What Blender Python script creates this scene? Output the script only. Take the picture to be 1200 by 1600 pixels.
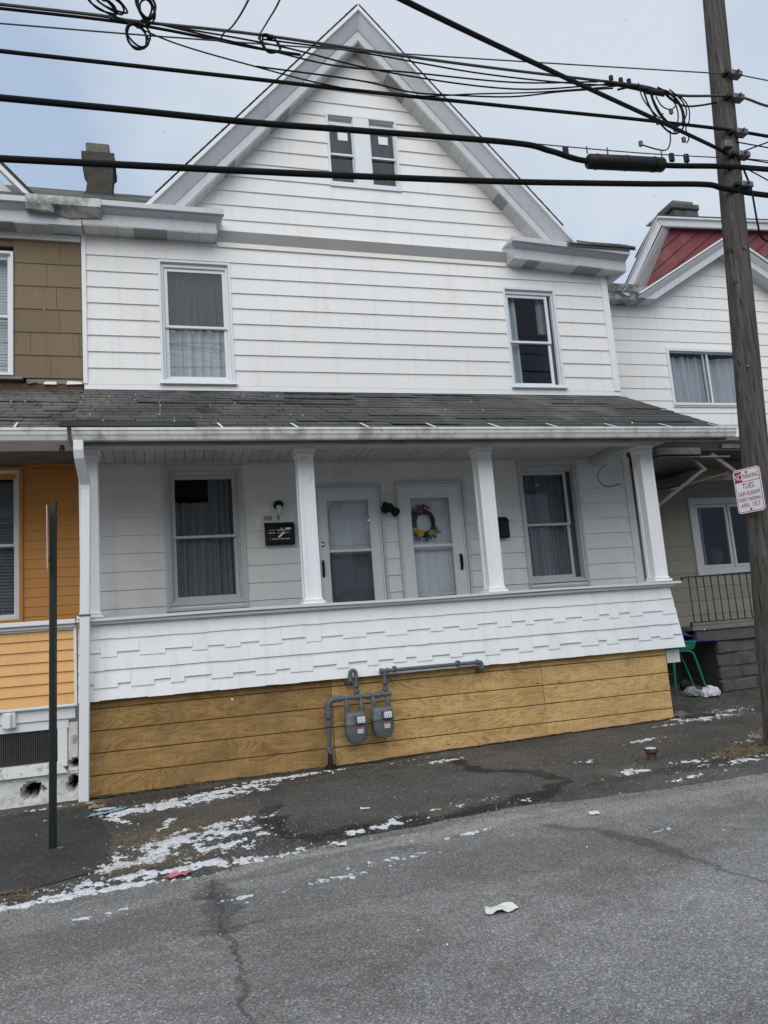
import bpy, bmesh, math, random
from mathutils import Vector, Matrix, noise
from mathutils.geometry import delaunay_2d_cdt
R = math.radians
random.seed(7)
for o in list(bpy.data.objects): bpy.data.objects.remove(o)
SC = bpy.context.scene
COL = SC.collection

# ---------------------------------------------------------------- camera
cam_data = bpy.data.cameras.new('camera')
cam_data.sensor_fit = 'VERTICAL'; cam_data.sensor_height = 24.0; cam_data.lens = 24.0 * 1202 / 1600
cam_data.clip_start = 0.05; cam_data.clip_end = 2000
cam = bpy.data.objects.new('camera', cam_data); COL.objects.link(cam)
yaw, pitch, roll = R(16.202), R(8.986), R(-4.431)
fw = Vector((math.sin(yaw) * math.cos(pitch), math.cos(yaw) * math.cos(pitch), math.sin(pitch)))
rt = Vector((math.cos(yaw), -math.sin(yaw), 0)); up = rt.cross(fw)
r2 = rt * math.cos(roll) + up * math.sin(roll); u2 = -rt * math.sin(roll) + up * math.cos(roll)
cam.matrix_world = Matrix(((r2.x, u2.x, -fw.x, 0), (r2.y, u2.y, -fw.y, -10.2), (r2.z, u2.z, -fw.z, 1.45), (0, 0, 0, 1)))
SC.camera = cam

# ---------------------------------------------------------------- sky, sun, exposure
SUN_EL, SUN_AZ = R(43), R(200)          # overcast light from behind the photographer; azimuth clockwise from +Y
w = bpy.data.worlds.new('World'); SC.world = w; w.use_nodes = True
nt = w.node_tree; nt.nodes.clear()
wo = nt.nodes.new('ShaderNodeOutputWorld'); bg = nt.nodes.new('ShaderNodeBackground')
sky = nt.nodes.new('ShaderNodeTexSky'); sky.sky_type = 'NISHITA'; sky.sun_disc = False
sky.sun_elevation = SUN_EL; sky.sun_rotation = SUN_AZ; sky.air_density = 1.0; sky.dust_density = 1.0
tc = nt.nodes.new('ShaderNodeTexCoord')
mp = nt.nodes.new('ShaderNodeMapping'); mp.inputs['Scale'].default_value = (1.0, 1.0, 1.6); mp.inputs['Location'].default_value = (-1.3848, -0.1952, -0.8305)
nz = nt.nodes.new('ShaderNodeTexNoise'); nz.inputs['Scale'].default_value = 1.6; nz.inputs['Detail'].default_value = 5; nz.inputs['Roughness'].default_value = 0.5
nt.links.new(tc.outputs['Generated'], mp.inputs['Vector']); nt.links.new(mp.outputs['Vector'], nz.inputs['Vector'])
cr = nt.nodes.new('ShaderNodeValToRGB')
cr.color_ramp.elements[0].position = 0.38; cr.color_ramp.elements[0].color = (3.9, 4.85, 6.35, 1)
cr.color_ramp.elements[1].position = 0.58; cr.color_ramp.elements[1].color = (6.1, 6.65, 7.25, 1)
mx = nt.nodes.new('ShaderNodeMix'); mx.data_type = 'RGBA'; mx.inputs['Factor'].default_value = 0.86
nt.links.new(nz.outputs['Fac'], cr.inputs['Fac'])
nt.links.new(sky.outputs['Color'], mx.inputs['A']); nt.links.new(cr.outputs['Color'], mx.inputs['B'])
nt.links.new(mx.outputs['Result'], bg.inputs['Color']); bg.inputs['Strength'].default_value = 0.085
nt.links.new(bg.outputs['Background'], wo.inputs['Surface'])
sd = bpy.data.lights.new('sun', 'SUN'); sd.energy = 1.5; sd.angle = R(70); sd.color = (1.0, 0.975, 0.94)
so = bpy.data.objects.new('sun', sd); COL.objects.link(so)
sdir = Vector((math.sin(SUN_AZ) * math.cos(SUN_EL), math.cos(SUN_AZ) * math.cos(SUN_EL), math.sin(SUN_EL)))
so.rotation_euler = sdir.to_track_quat('Z', 'Y').to_euler(); so.location = sdir * 30
SC.view_settings.view_transform = 'Standard'; SC.view_settings.look = 'None'
SC.view_settings.exposure = 0.52; SC.view_settings.gamma = 1.0
SC.render.engine = 'CYCLES'
SC.cycles.use_denoising = True
SC.cycles.max_bounces = 8; SC.cycles.transparent_max_bounces = 12

# ---------------------------------------------------------------- materials
def new_mat(name):
    m = bpy.data.materials.new(name); m.use_nodes = True
    n = m.node_tree.nodes; n.clear()
    out = n.new('ShaderNodeOutputMaterial'); b = n.new('ShaderNodeBsdfPrincipled')
    m.node_tree.links.new(b.outputs[0], out.inputs[0])
    return m, m.node_tree, b
class NT:
    """small node helper"""
    def __init__(s, t): s.t = t; s.pos = None
    def n(s, typ, **kw):
        x = s.t.nodes.new(typ)
        for k, v in kw.items():
            if k in x.inputs: x.inputs[k].default_value = v
            else: setattr(x, k, v)
        return x
    def l(s, a, b): s.t.links.new(a, b)
    def P(s):
        if s.pos is None: s.pos = s.n('ShaderNodeNewGeometry').outputs['Position']
        return s.pos
    def map(s, scale=(1, 1, 1), rot=(0, 0, 0), loc=(0, 0, 0), src=None):
        m = s.n('ShaderNodeMapping'); m.inputs['Scale'].default_value = scale; m.inputs['Rotation'].default_value = rot; m.inputs['Location'].default_value = loc
        s.l(src or s.P(), m.inputs['Vector']); return m.outputs[0]
    def noise(s, scale, detail=4, rough=.55, dist=0, vec=None):
        x = s.n('ShaderNodeTexNoise', Scale=scale, Detail=detail, Roughness=rough, Distortion=dist)
        s.l(vec or s.P(), x.inputs['Vector']); return x.outputs['Fac']
    def ramp(s, fac, *stops, interp='LINEAR'):
        r = s.n('ShaderNodeValToRGB'); cr = r.color_ramp; cr.interpolation = interp
        while len(cr.elements) < len(stops): cr.elements.new(0.5)
        for e, (p, c) in zip(cr.elements, stops):
            e.position = p; e.color = (c, c, c, 1) if isinstance(c, (int, float)) else (*c[:3], 1)
        s.l(fac, r.inputs['Fac']); return r.outputs['Color']
    def math(s, op, a, b=None, c=None, clamp=False):
        m = s.n('ShaderNodeMath'); m.operation = op; m.use_clamp = clamp
        for i, v in enumerate((a, b, c)):
            if v is None: continue
            if isinstance(v, (int, float)): m.inputs[i].default_value = v
            else: s.l(v, m.inputs[i])
        return m.outputs[0]
    def mix(s, fac, a, b, mode='MIX'):
        m = s.n('ShaderNodeMix'); m.data_type = 'RGBA'; m.blend_type = mode
        for k, v in (('Factor', fac), ('A', a), ('B', b)):
            i = m.inputs[k] if k != 'Factor' else m.inputs[0]
            if k == 'A': i = m.inputs[6]
            if k == 'B': i = m.inputs[7]
            if isinstance(v, (int, float)):
                i.default_value = v if k == 'Factor' else (v, v, v, 1)
            elif isinstance(v, (tuple, list)): i.default_value = (*v[:3], 1)
            else: s.l(v, i)
        return m.outputs[2]
    def bump(s, h, strength, dist=.01):
        b = s.n('ShaderNodeBump', Strength=strength, Distance=dist); s.l(h, b.inputs['Height']); return b.outputs[0]
    def rnd(s): return s.n('ShaderNodeObjectInfo').outputs['Random']

def mat(name, base, rough=.6, var=.12, scale=2.5, rnd=.0, dirt=None, bump=None, metal=0., streak=None, spec=.4):
    """dirt=(colour, scale, threshold, amount); streak=(colour, amount) vertical runs; bump=(scale, strength)"""
    m, t, b = new_mat(name); k = NT(t)
    c = k.mix(k.noise(scale, 5), tuple(x * (1 - var) for x in base), tuple(min(1, x * (1 + var)) for x in base))
    if rnd: c = k.mix(k.math('MULTIPLY', k.rnd(), rnd), c, tuple(x * .45 for x in base))
    if dirt:
        col, sc, th, am = dirt
        f = k.ramp(k.noise(sc, 6, .62), (th, 0.), (min(1., th + .2), 1.))
        c = k.mix(k.math('MULTIPLY', f, am), c, col)
    if streak:
        col, am = streak
        f = k.ramp(k.noise(1, 4, .6, vec=k.map((9, 9, .7))), (.5, 0.), (.75, 1.))
        c = k.mix(k.math('MULTIPLY', f, am), c, col)
    k.l(c, b.inputs['Base Color'])
    b.inputs['Roughness'].default_value = rough; b.inputs['Metallic'].default_value = metal
    b.inputs['Specular IOR Level'].default_value = spec
    if bump: k.l(k.bump(k.noise(bump[0], 5), bump[1]), b.inputs['Normal'])
    return m
M = {}
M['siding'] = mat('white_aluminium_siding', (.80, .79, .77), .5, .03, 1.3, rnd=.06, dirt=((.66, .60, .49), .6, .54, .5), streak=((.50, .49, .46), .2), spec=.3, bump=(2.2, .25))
M['siding_low'] = mat('shaded_grimy_siding', (.72, .72, .705), .55, .05, 1.6, rnd=.08, dirt=((.42, .42, .40), 2.2, .52, .4), streak=((.46, .46, .44), .28), spec=.3)  # greyer copy of the siding: porch shade put into the base, plus grime
M['trim'] = mat('white_trim_paint', (.78, .785, .79), .45, .03, 2, dirt=((.45, .45, .43), 5, .62, .4))
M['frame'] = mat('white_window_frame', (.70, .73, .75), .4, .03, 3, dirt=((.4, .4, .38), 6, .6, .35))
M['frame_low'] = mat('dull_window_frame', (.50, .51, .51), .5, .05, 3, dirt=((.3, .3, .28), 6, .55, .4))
M['fascia'] = mat('pale_grey_aluminium_trim', (.56, .575, .60), .42, .04, 1.5, streak=((.30, .30, .29), .3), dirt=((.36, .36, .35), 2.5, .62, .4))
M['drip'] = mat('white_drip_edge', (.72, .73, .75), .4, .04, 2)
M['soffit'] = mat('soffit_metal', (.62, .615, .60), .5, .05, 3, rnd=.25)
M['soffit_dark'] = mat('discoloured_soffit', (.29, .285, .275), .6, .15, 6)
M['band'] = mat('shaded_grey_band', (.41, .405, .39), .6, .1, 4)  # underside of the gable wall; part of its shade is in this grey
M['cream'] = mat('cream_strip', (.75, .73, .66), .6, .08, 4)
M['gutter'] = mat('white_gutter', (.74, .74, .72), .4, .04, 2, dirt=((.16, .15, .13), 3.0, .54, .75), streak=((.25, .24, .22), .5))
M['column'] = mat('white_column_paint', (.84, .845, .85), .5, .03, 3, dirt=((.5, .49, .46), 8, .62, .5))
M['ceiling'] = mat('porch_ceiling_paint', (.56, .555, .54), .6, .05, 3, rnd=.3)
M['skirt'] = mat('white_painted_shingle', (.83, .84, .84), .65, .03, 4, rnd=.035, dirt=((.42, .40, .37), 9, .66, .5), bump=(60, .15), streak=((.5, .49, .47), .25))
M['tan'] = mat('tan_cement_shingle', (.215, .16, .098), .8, .10, 2, rnd=.3, dirt=((.09, .07, .05), 2.0, .6, .5), bump=(50, .2), streak=((.14, .105, .07), .4))
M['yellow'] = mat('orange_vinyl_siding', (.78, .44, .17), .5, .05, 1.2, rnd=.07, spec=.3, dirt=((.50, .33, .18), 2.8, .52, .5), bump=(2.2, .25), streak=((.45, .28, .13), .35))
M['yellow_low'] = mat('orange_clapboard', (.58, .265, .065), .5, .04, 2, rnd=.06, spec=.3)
M['black'] = mat('black_metal', (.009, .009, .0095), .5, .2, 8, spec=.25)
M['rust'] = mat('rusty_iron', (.10, .055, .035), .8, .3, 14, dirt=((.03, .02, .018), 20, .5, .6), bump=(60, .4))
M['gas_grey'] = mat('grey_gas_paint', (.115, .135, .142), .45, .15, 10, dirt=((.05, .052, .055), 18, .55, .6), bump=(60, .3), streak=((.06, .06, .06), .5))
M['pipe_grey'] = mat('grey_pipe_paint', (.105, .115, .128), .5, .15, 14, dirt=((.05, .05, .055), 25, .55, .6), bump=(70, .3))
M['tar'] = mat('black_pipe_wrap', (.012, .011, .011), .5, .3, 20, bump=(40, .5))
M['dial'] = mat('white_dial', (.78, .79, .80), .3, .02, 3)
M['ink'] = mat('black_ink', (.02, .02, .02), .6, .1, 3)
M['label_grey'] = mat('grey_label', (.42, .40, .40), .5, .1, 60)
M['label_red'] = mat('red_label', (.45, .06, .06), .5, .1, 10)
M['white_paint'] = mat('white_lettering', (.78, .78, .77), .6, .05, 10)
M['wood_grey'] = mat('weathered_lumber', (.21, .195, .175), .85, .2, 6, rnd=.3, dirt=((.07, .06, .05), 5, .5, .6), bump=(30, .4))
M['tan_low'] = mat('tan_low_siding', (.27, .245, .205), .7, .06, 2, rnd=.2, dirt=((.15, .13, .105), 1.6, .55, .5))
M['red'] = mat('red_gable_siding', (.17, .036, .040), .6, .08, 2, rnd=.15, dirt=((.30, .16, .155), 1.3, .5, .55))
M['block'] = mat('dirty_concrete_block', (.10, .10, .097), .9, .2, 5, rnd=.3, dirt=((.04, .04, .035), 4, .5, .6), bump=(40, .5))
M['mortar'] = mat('dark_mortar', (.075, .075, .07), .95, .2, 10, bump=(60, .5))
M['brick'] = mat('sooty_chimney_block', (.075, .069, .056), .9, .25, 6, rnd=.35, dirt=((.03, .03, .03), 3.5, .5, .7), bump=(35, .6))
M['cap'] = mat('chimney_cap', (.15, .145, .122), .9, .15, 8, dirt=((.10, .10, .09), 5, .5, .6), bump=(35, .5))
M['stained'] = mat('stained_galvanised', (.50, .50, .48), .6, .1, 3, dirt=((.06, .055, .05), 4.5, .44, .9), streak=((.12, .12, .11), .8))
M['whitewash'] = mat('whitewashed_stone', (.66, .66, .63), .85, .06, 5, dirt=((.06, .052, .045), 13, .55, .95), bump=(25, .8))
M['mesh_vent'] = None
M['green_post'] = mat('dark_green_post', (.010, .017, .014), .45, .2, 10, dirt=((.05, .025, .015), 10, .64, .7))
M['sign_white'] = mat('sign_white', (.74, .75, .76), .35, .02, 4)
M['sign_red'] = mat('sign_red', (.30, .012, .03), .4, .05, 6)
M['cable'] = mat('black_cable', (.008, .0085, .008), .7, .2, 6, spec=.15)
M['cable_grey'] = mat('grey_strand', (.055, .055, .055), .5, .15, 8)
M['steel'] = mat('galvanised_steel', (.13, .13, .135), .45, .15, 12, metal=.6)
M['green'] = mat('green_enamel', (.015, .20, .115), .4, .12, 8, dirt=((.05, .05, .04), 12, .58, .5))
M['purple'] = mat('purple_plastic', (.055, .035, .20), .45, .1, 6)
M['bag'] = mat('white_plastic_bag', (.66, .66, .68), .4, .1, 12)
M['curtain'] = mat('white_curtain', (.50, .53, .56), .9, .05, 4)
M['curtain_dark'] = mat('dark_curtain', (.05, .054, .062), .9, .2, 4)
M['curtain_grey'] = mat('grey_curtain', (.26, .275, .285), .9, .08, 4)
M['attic'] = mat('unlit_attic', (.02, .02, .022), .9, .1, 2)  # attic's missing light put into the wall as near-black
M['groove'] = mat('dark_plywood_groove', (.17, .09, .03), .9, .1, 4)
M['soffit_shade'] = mat('shaded_grey_soffit', (.36, .355, .345), .6, .06, 3, rnd=.15)  # darkened copy of the soffit metal, shade put into its colour
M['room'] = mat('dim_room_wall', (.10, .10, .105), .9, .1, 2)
M['blind'] = mat('window_blind', (.62, .64, .66), .7, .03, 4, rnd=.1)
M['door_white'] = mat('white_storm_door', (.66, .69, .685), .4, .025, 3, dirt=((.42, .42, .4), 6, .64, .3))
M['inner_door'] = mat('white_panel_door', (.74, .77, .80), .4, .02, 3)
M['twig'] = mat('grapevine', (.035, .032, .022), .9, .3, 30)
M['petal_y'] = mat('yellow_petal', (.75, .44, .03), .7, .15, 20)
M['petal_g'] = mat('lime_petal', (.40, .46, .05), .7, .15, 20)
M['petal_r'] = mat('dark_red_petal', (.22, .025, .02), .7, .2, 20)
M['leaf_d'] = mat('dark_leaf', (.022, .05, .028), .7, .2, 20)
M['sticker_blue'] = mat('blue_sticker', (.03, .12, .26), .4, .05, 5)
M['bulb'] = mat('frosted_glass_shade', (.62, .63, .63), .35, .03, 5)
M['snow'] = mat('old_snow', (.66, .67, .685), .75, .10, 14, dirt=((.17, .16, .145), 34, .50, .85), bump=(90, .3))
M['flake'] = mat('snowflake', (.9, .91, .93), .8, .0, 1)
M['straw'] = mat('dry_straw', (.25, .185, .10), .9, .3, 5, rnd=0)
M['paper'] = mat('crumpled_paper', (.72, .71, .66), .8, .06, 25, bump=(40, .4))
M['paper_blue'] = mat('blue_wrapper', (.22, .36, .42), .4, .5, 9, bump=(30, .5))
M['paper_red'] = mat('red_wrapper', (.50, .16, .18), .5, .4, 8)
M['stone'] = mat('grey_stone', (.13, .125, .115), .9, .3, 12, bump=(50, .5))
M['dirt'] = mat('dark_soil', (.045, .036, .028), .95, .4, 14, bump=(50, .8))

def m_ply(name, light, dark, loc, grime):
    m, t, b = new_mat(name); k = NT(t)
    v = k.map((.8, 1, 3.0), loc=loc)
    n1 = k.noise(1.25, 2, .45, 1.5, v)
    rings = k.math('FRACT', k.math('MULTIPLY', n1, 12.0))
    g = k.ramp(rings, (.0, .9), (.16, .2), (.45, .0), (.8, .55), (1., 1.))
    c = k.mix(g, light, dark)
    hi = k.ramp(k.noise(1, 4, .6, .6, k.map((2.2, 1, 7))), (.50, 0.), (.68, 1.))
    c = k.mix(k.math('MULTIPLY', hi, .5), c, tuple(min(1, x * 1.3) for x in light))
    fine = k.noise(1, 3, .6, vec=k.map((3, 1, 130)))
    c = k.mix(k.math('MULTIPLY', k.ramp(fine, (.4, 0.), (.7, 1.)), .22), c, tuple(x * .62 for x in dark))
    saw = k.noise(1, 3, .6, vec=k.map((85, 1, 3.)))
    c = k.mix(k.math('MULTIPLY', k.ramp(saw, (.45, 0.), (.72, 1.)), .28), c, tuple(x * .5 for x in dark))
    blot = k.ramp(k.noise(1.5, 5, .6, vec=k.map((1, 1, 1.6))), (.42, 0.), (.68, 1.))
    c = k.mix(k.math('MULTIPLY', blot, grime), c, (.13, .085, .04))
    vor = k.n('ShaderNodeTexVoronoi', Scale=2.3); k.l(k.map((.8, 1, 2.0), loc=loc), vor.inputs['Vector'])
    knot = k.ramp(vor.outputs['Distance'], (.0, 1.), (.035, .9), (.07, 0.))
    c = k.mix(k.math('MULTIPLY', knot, .75), c, (.07, .035, .015))
    sp = k.math('MULTIPLY', k.ramp(k.noise(26, 3, .6), (.70, 0.), (.76, 1.)), .6)
    c = k.mix(sp, c, (.05, .035, .02))
    k.l(c, b.inputs['Base Color']); b.inputs['Roughness'].default_value = .75; b.inputs['Specular IOR Level'].default_value = .2
    k.l(k.bump(k.math('ADD', k.math('MULTIPLY', saw, .7), fine), .3, .004), b.inputs['Normal'])
    return m
M['ply_a'] = m_ply('plywood_weathered', (.43, .27, .108), (.27, .155, .055), (0, 0, 0), .5)
M['ply_b'] = m_ply('plywood_golden', (.68, .45, .195), (.46, .275, .10), (3.3, 0, 1.7), .25)
M['ply_c'] = m_ply('plywood_pale', (.72, .485, .22), (.51, .315, .12), (7.9, 0, 4.1), .18)

def m_asphalt(name, base, speck, stains=(), macro=.25, wet=.0, fine=1.0, grav=None, crumbs=.35):
    """stains: (x, y, rot_deg, rx, ry, amount, lighten)"""
    m, t, b = new_mat(name); k = NT(t)
    vor = k.n('ShaderNodeTexVoronoi', Scale=95 * fine); k.l(k.P(), vor.inputs['Vector'])
    sep = k.n('ShaderNodeSeparateColor'); k.l(vor.outputs['Color'], sep.inputs[0])
    agg = k.ramp(sep.outputs[0], (.0, .55), (.5, .88), (.8, 1.15), (.93, 1.5), (1., 2.2))
    n2 = k.noise(260, 3, .7)
    agg2 = k.ramp(n2, (.3, .55), (.5, 1.), (.72, 1.7))
    c = k.mix(1., base, agg, 'MULTIPLY'); c = k.mix(.8, c, agg2, 'MULTIPLY')
    big = k.noise(.8, 6, .62)
    c = k.mix(1., c, k.ramp(big, (.3, 1 - macro), (.5, 1.), (.72, 1 + macro)), 'MULTIPLY')
    mid = k.noise(5.5, 5, .65)
    c = k.mix(1., c, k.ramp(mid, (.3, .80), (.5, 1.), (.75, 1.22)), 'MULTIPLY')
    rough = None
    wob = k.noise(4.5, 5, .65)
    wn = k.n('ShaderNodeTexNoise', Scale=2.6, Detail=5, Roughness=.6); k.l(k.P(), wn.inputs['Vector'])
    wv = k.n('ShaderNodeVectorMath'); wv.operation = 'MULTIPLY_ADD'; k.l(wn.outputs['Color'], wv.inputs[0]); wv.inputs[1].default_value = (.34, .34, 0); k.l(k.P(), wv.inputs[2])
    warp = k.map((1, 1, 1), loc=(-.17, -.17, 0), src=wv.outputs[0])
    for (x, y, rot, rx, ry, am, col) in stains:
        v = k.map((1 / rx, 1 / ry, 0), src=k.map((1, 1, 0), rot=(0, 0, -R(rot)), src=k.map((1, 1, 0), loc=(-x, -y, 0), src=warp)))
        ln = k.n('ShaderNodeVectorMath'); ln.operation = 'LENGTH'; k.l(v, ln.inputs[0])
        d = k.math('ADD', ln.outputs['Value'], k.math('MULTIPLY', k.math('SUBTRACT', wob, .5), 1.6))
        f = k.math('MULTIPLY', k.ramp(d, (.62, 1.), (1.0, 0.)), am)
        c = k.mix(f, c, k.mix(1., col, agg, 'MULTIPLY'))
    if grav:
        f = k.math('MULTIPLY', k.ramp(k.noise(1.6, 6, .7), (.52, 0.), (.72, 1.)), grav[1])
        c = k.mix(f, c, grav[0])
    # crumbs of grit and frost
    sp = k.ramp(k.noise(38, 4, .72), (.735 - .07 * (crumbs > .5), 0.), (.77 - .07 * (crumbs > .5), 1.))
    c = k.mix(k.math('MULTIPLY', sp, crumbs), c, (.42, .41, .39))
    k.l(c, b.inputs['Base Color']); b.inputs['Roughness'].default_value = .82; b.inputs['Specular IOR Level'].default_value = .25
    hh = k.math('ADD', k.math('MULTIPLY', sep.outputs[1], .6), k.math('MULTIPLY', n2, .8))
    k.l(k.bump(hh, .75, .006), b.inputs['Normal'])
    return m
DK = (.075, .074, .072)
def runs(pts, wd, am, col):
    out = []
    for p, q in zip(pts[:-1], pts[1:]):
        L_ = math.dist(p, q); out.append(((p[0] + q[0]) / 2, (p[1] + q[1]) / 2, math.degrees(math.atan2(q[1] - p[1], q[0] - p[0])), L_ * .62 + .05, wd, am, col))
    return out
M['road'] = m_asphalt('road_asphalt', (.235, .229, .219), 1, stains=[
    (1.2, -5.45, 3, 3.0, .42, .5, (.15, .148, .143)), (3.6, -6.2, 15, 1.2, .5, .35, (.33, .325, .31)), (2.2, -7.0, 30, 1.2, .5, .4, (.34, .333, .32)),
    (1.6, -4.62, 6, 1.6, .17, .75, (.36, .345, .315)), (3.9, -4.72, 0, 2.0, .13, .6, (.33, .32, .295)), (-.6, -5.6, 10, .9, .3, .4, (.16, .157, .15))]
    + runs([(.25, -4.95), (.256, -5.246), (.25, -5.75)], .12, .6, DK) + runs([(.10, -5.80), (.42, -5.79)], .07, .55, DK)
    + runs([(.24, -4.85), (.25, -5.6), (.25, -6.2), (.29, -6.9)], .022, .6, (.055, .054, .053))
    + runs([(2.60, -4.85), (2.783, -5.199), (2.90, -5.553), (2.94, -5.95)], .075, .6, DK) + runs([(2.94, -5.9), (2.974, -6.35), (3.02, -6.7)], .03, .5, DK)
    + [(.75, -4.80, 12, .8, .12, .45, DK), (1.05, -5.72, 20, .05, .025, .6, (.42, .38, .10))], macro=.3, fine=1.5)
TK = (.020, .020, .021)
M['walk'] = m_asphalt('old_sidewalk_asphalt', (.088, .083, .075), 1, stains=[
    (1.8, -3.2, 8, 1.25, .85, .6, (.095, .094, .092)), (5.2, -2.6, 5, 2.0, .8, .5, (.10, .088, .07)), (.1, -3.3, 20, .8, .45, .7, (.12, .094, .06)), (.7, -1.75, 4, 1.4, .2, .7, (.035, .03, .025))]
    + runs([(2.95, -1.75), (2.93, -2.4), (2.975, -2.843), (3.35, -3.067), (3.40, -3.655), (3.05, -4.02)], .10, .9, TK)
    + runs([(3.1, -4.0), (2.614, -4.12), (2.031, -4.2), (1.514, -4.22), (1.0, -4.28)], .16, .9, TK) + runs([(1.0, -4.3), (.758, -3.95), (.80, -3.3), (.85, -2.9)], .12, .85, TK)
    + [(4.6, -3.9, 4, 1.3, .16, .6, (.04, .038, .035)), (4.4, -3.3, 60, .5, .012, .7, TK), (1.9, -2.2, 30, .8, .010, .6, TK)], macro=.42, grav=((.13, .11, .082), .6), crumbs=.7)
M['patch'] = m_asphalt('dark_asphalt_patch', (.058, .057, .055), 1, macro=.3, grav=((.07, .062, .05), .35))
M['ground'] = m_asphalt('far_ground', (.08, .078, .074), 1, macro=.3)

def m_roof(name, base, light):
    m, t, b = new_mat(name); k = NT(t)
    g = k.ramp(k.noise(170, 3, .7), (.3, .55), (.5, 1.), (.7, 1.6))
    c = k.mix(1., base, g, 'MULTIPLY')
    c = k.mix(k.math('MULTIPLY', k.rnd(), .5), c, tuple(x * 1.9 for x in base))
    f = k.ramp(k.noise(1, 5, .6, vec=k.map((1.1, .7, .7))), (.50, 0.), (.66, 1.))
    c = k.mix(k.math('MULTIPLY', f, .6), c, light)
    f2 = k.ramp(k.noise(2.6, 5, .65), (.58, 0.), (.7, 1.))
    c = k.mix(k.math('MULTIPLY', f2, .8), c, (.012, .012, .012))
    k.l(c, b.inputs['Base Color']); b.inputs['Roughness'].default_value = .9; b.inputs['Specular IOR Level'].default_value = .2
    k.l(k.bump(k.noise(170, 3, .7), .5, .004), b.inputs['Normal']); return m
M['shingle'] = m_roof('old_roof_shingle', (.068, .066, .062), (.19, .183, .165))
def m_pole():
    m, t, b = new_mat('creosote_pole_wood'); k = NT(t)
    s = k.noise(1, 5, .65, .3, k.map((34, 34, 1.1)))
    c = k.ramp(s, (.28, (.032, .029, .027)), (.5, (.084, .076, .069)), (.75, (.15, .138, .126)))
    crack = k.ramp(k.noise(1, 3, .5, .5, k.map((45, 45, .8))), (.30, 1.), (.37, 0.))
    c = k.mix(k.math('MULTIPLY', crack, .85), c, (.012, .01, .009))
    hol = k.ramp(k.noise(1, 2, .5, vec=k.map((16, 16, 5))), (.70, 0.), (.74, 1.))
    c = k.mix(k.math('MULTIPLY', hol, .8), c, (.012, .010, .008))
    gx = k.n('ShaderNodeSeparateXYZ'); k.l(k.P(), gx.inputs[0])
    f = k.math('MULTIPLY', k.ramp(k.math('DIVIDE', gx.outputs[2], 3.2), (.1, 1.), (.95, 0.)), k.ramp(k.noise(2.5, 4), (.45, 0.), (.65, .75)))
    c = k.mix(f, c, (.055, .062, .022))
    k.l(c, b.inputs['Base Color']); b.inputs['Roughness'].default_value = .9; b.inputs['Specular IOR Level'].default_value = .15
    k.l(k.bump(s, .9, .012), b.inputs['Normal']); return m
M['pole'] = m_pole()
def m_glass(name, tint, refl):
    m = bpy.data.materials.new(name); m.use_nodes = True; t = m.node_tree; t.nodes.clear(); k = NT(t)
    out = k.n('ShaderNodeOutputMaterial'); tr = k.n('ShaderNodeBsdfTransparent'); tr.inputs[0].default_value = (*tint, 1)
    gl = k.n('ShaderNodeBsdfGlossy', Roughness=.015); gl.inputs[0].default_value = (.95, .97, 1, 1)
    ge = k.n('ShaderNodeNewGeometry'); dt = k.n('ShaderNodeVectorMath'); dt.operation = 'DOT_PRODUCT'; k.l(ge.outputs['Normal'], dt.inputs[0]); k.l(ge.outputs['Incoming'], dt.inputs[1])
    sch = k.math('ADD', k.math('MULTIPLY', k.math('POWER', k.math('SUBTRACT', 1.0, k.math('ABSOLUTE', dt.outputs['Value']), clamp=True), 5.0), .96), .04)
    bp = k.bump(k.noise(1.1, 2), .02, .05); k.l(bp, gl.inputs['Normal'])
    f = k.math('MULTIPLY', sch, refl, clamp=True)
    mx = k.n('ShaderNodeMixShader'); k.l(f, mx.inputs[0]); k.l(tr.outputs[0], mx.inputs[1]); k.l(gl.outputs[0], mx.inputs[2]); k.l(mx.outputs[0], out.inputs[0])
    return m
M['glass'] = m_glass('window_glass', (.86, .88, .89), .42)
M['glass_clear'] = m_glass('storm_door_glass', (.93, .94, .95), .75)
M['screen'] = m_glass('insect_screen', (.62, .63, .64), .8)

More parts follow.
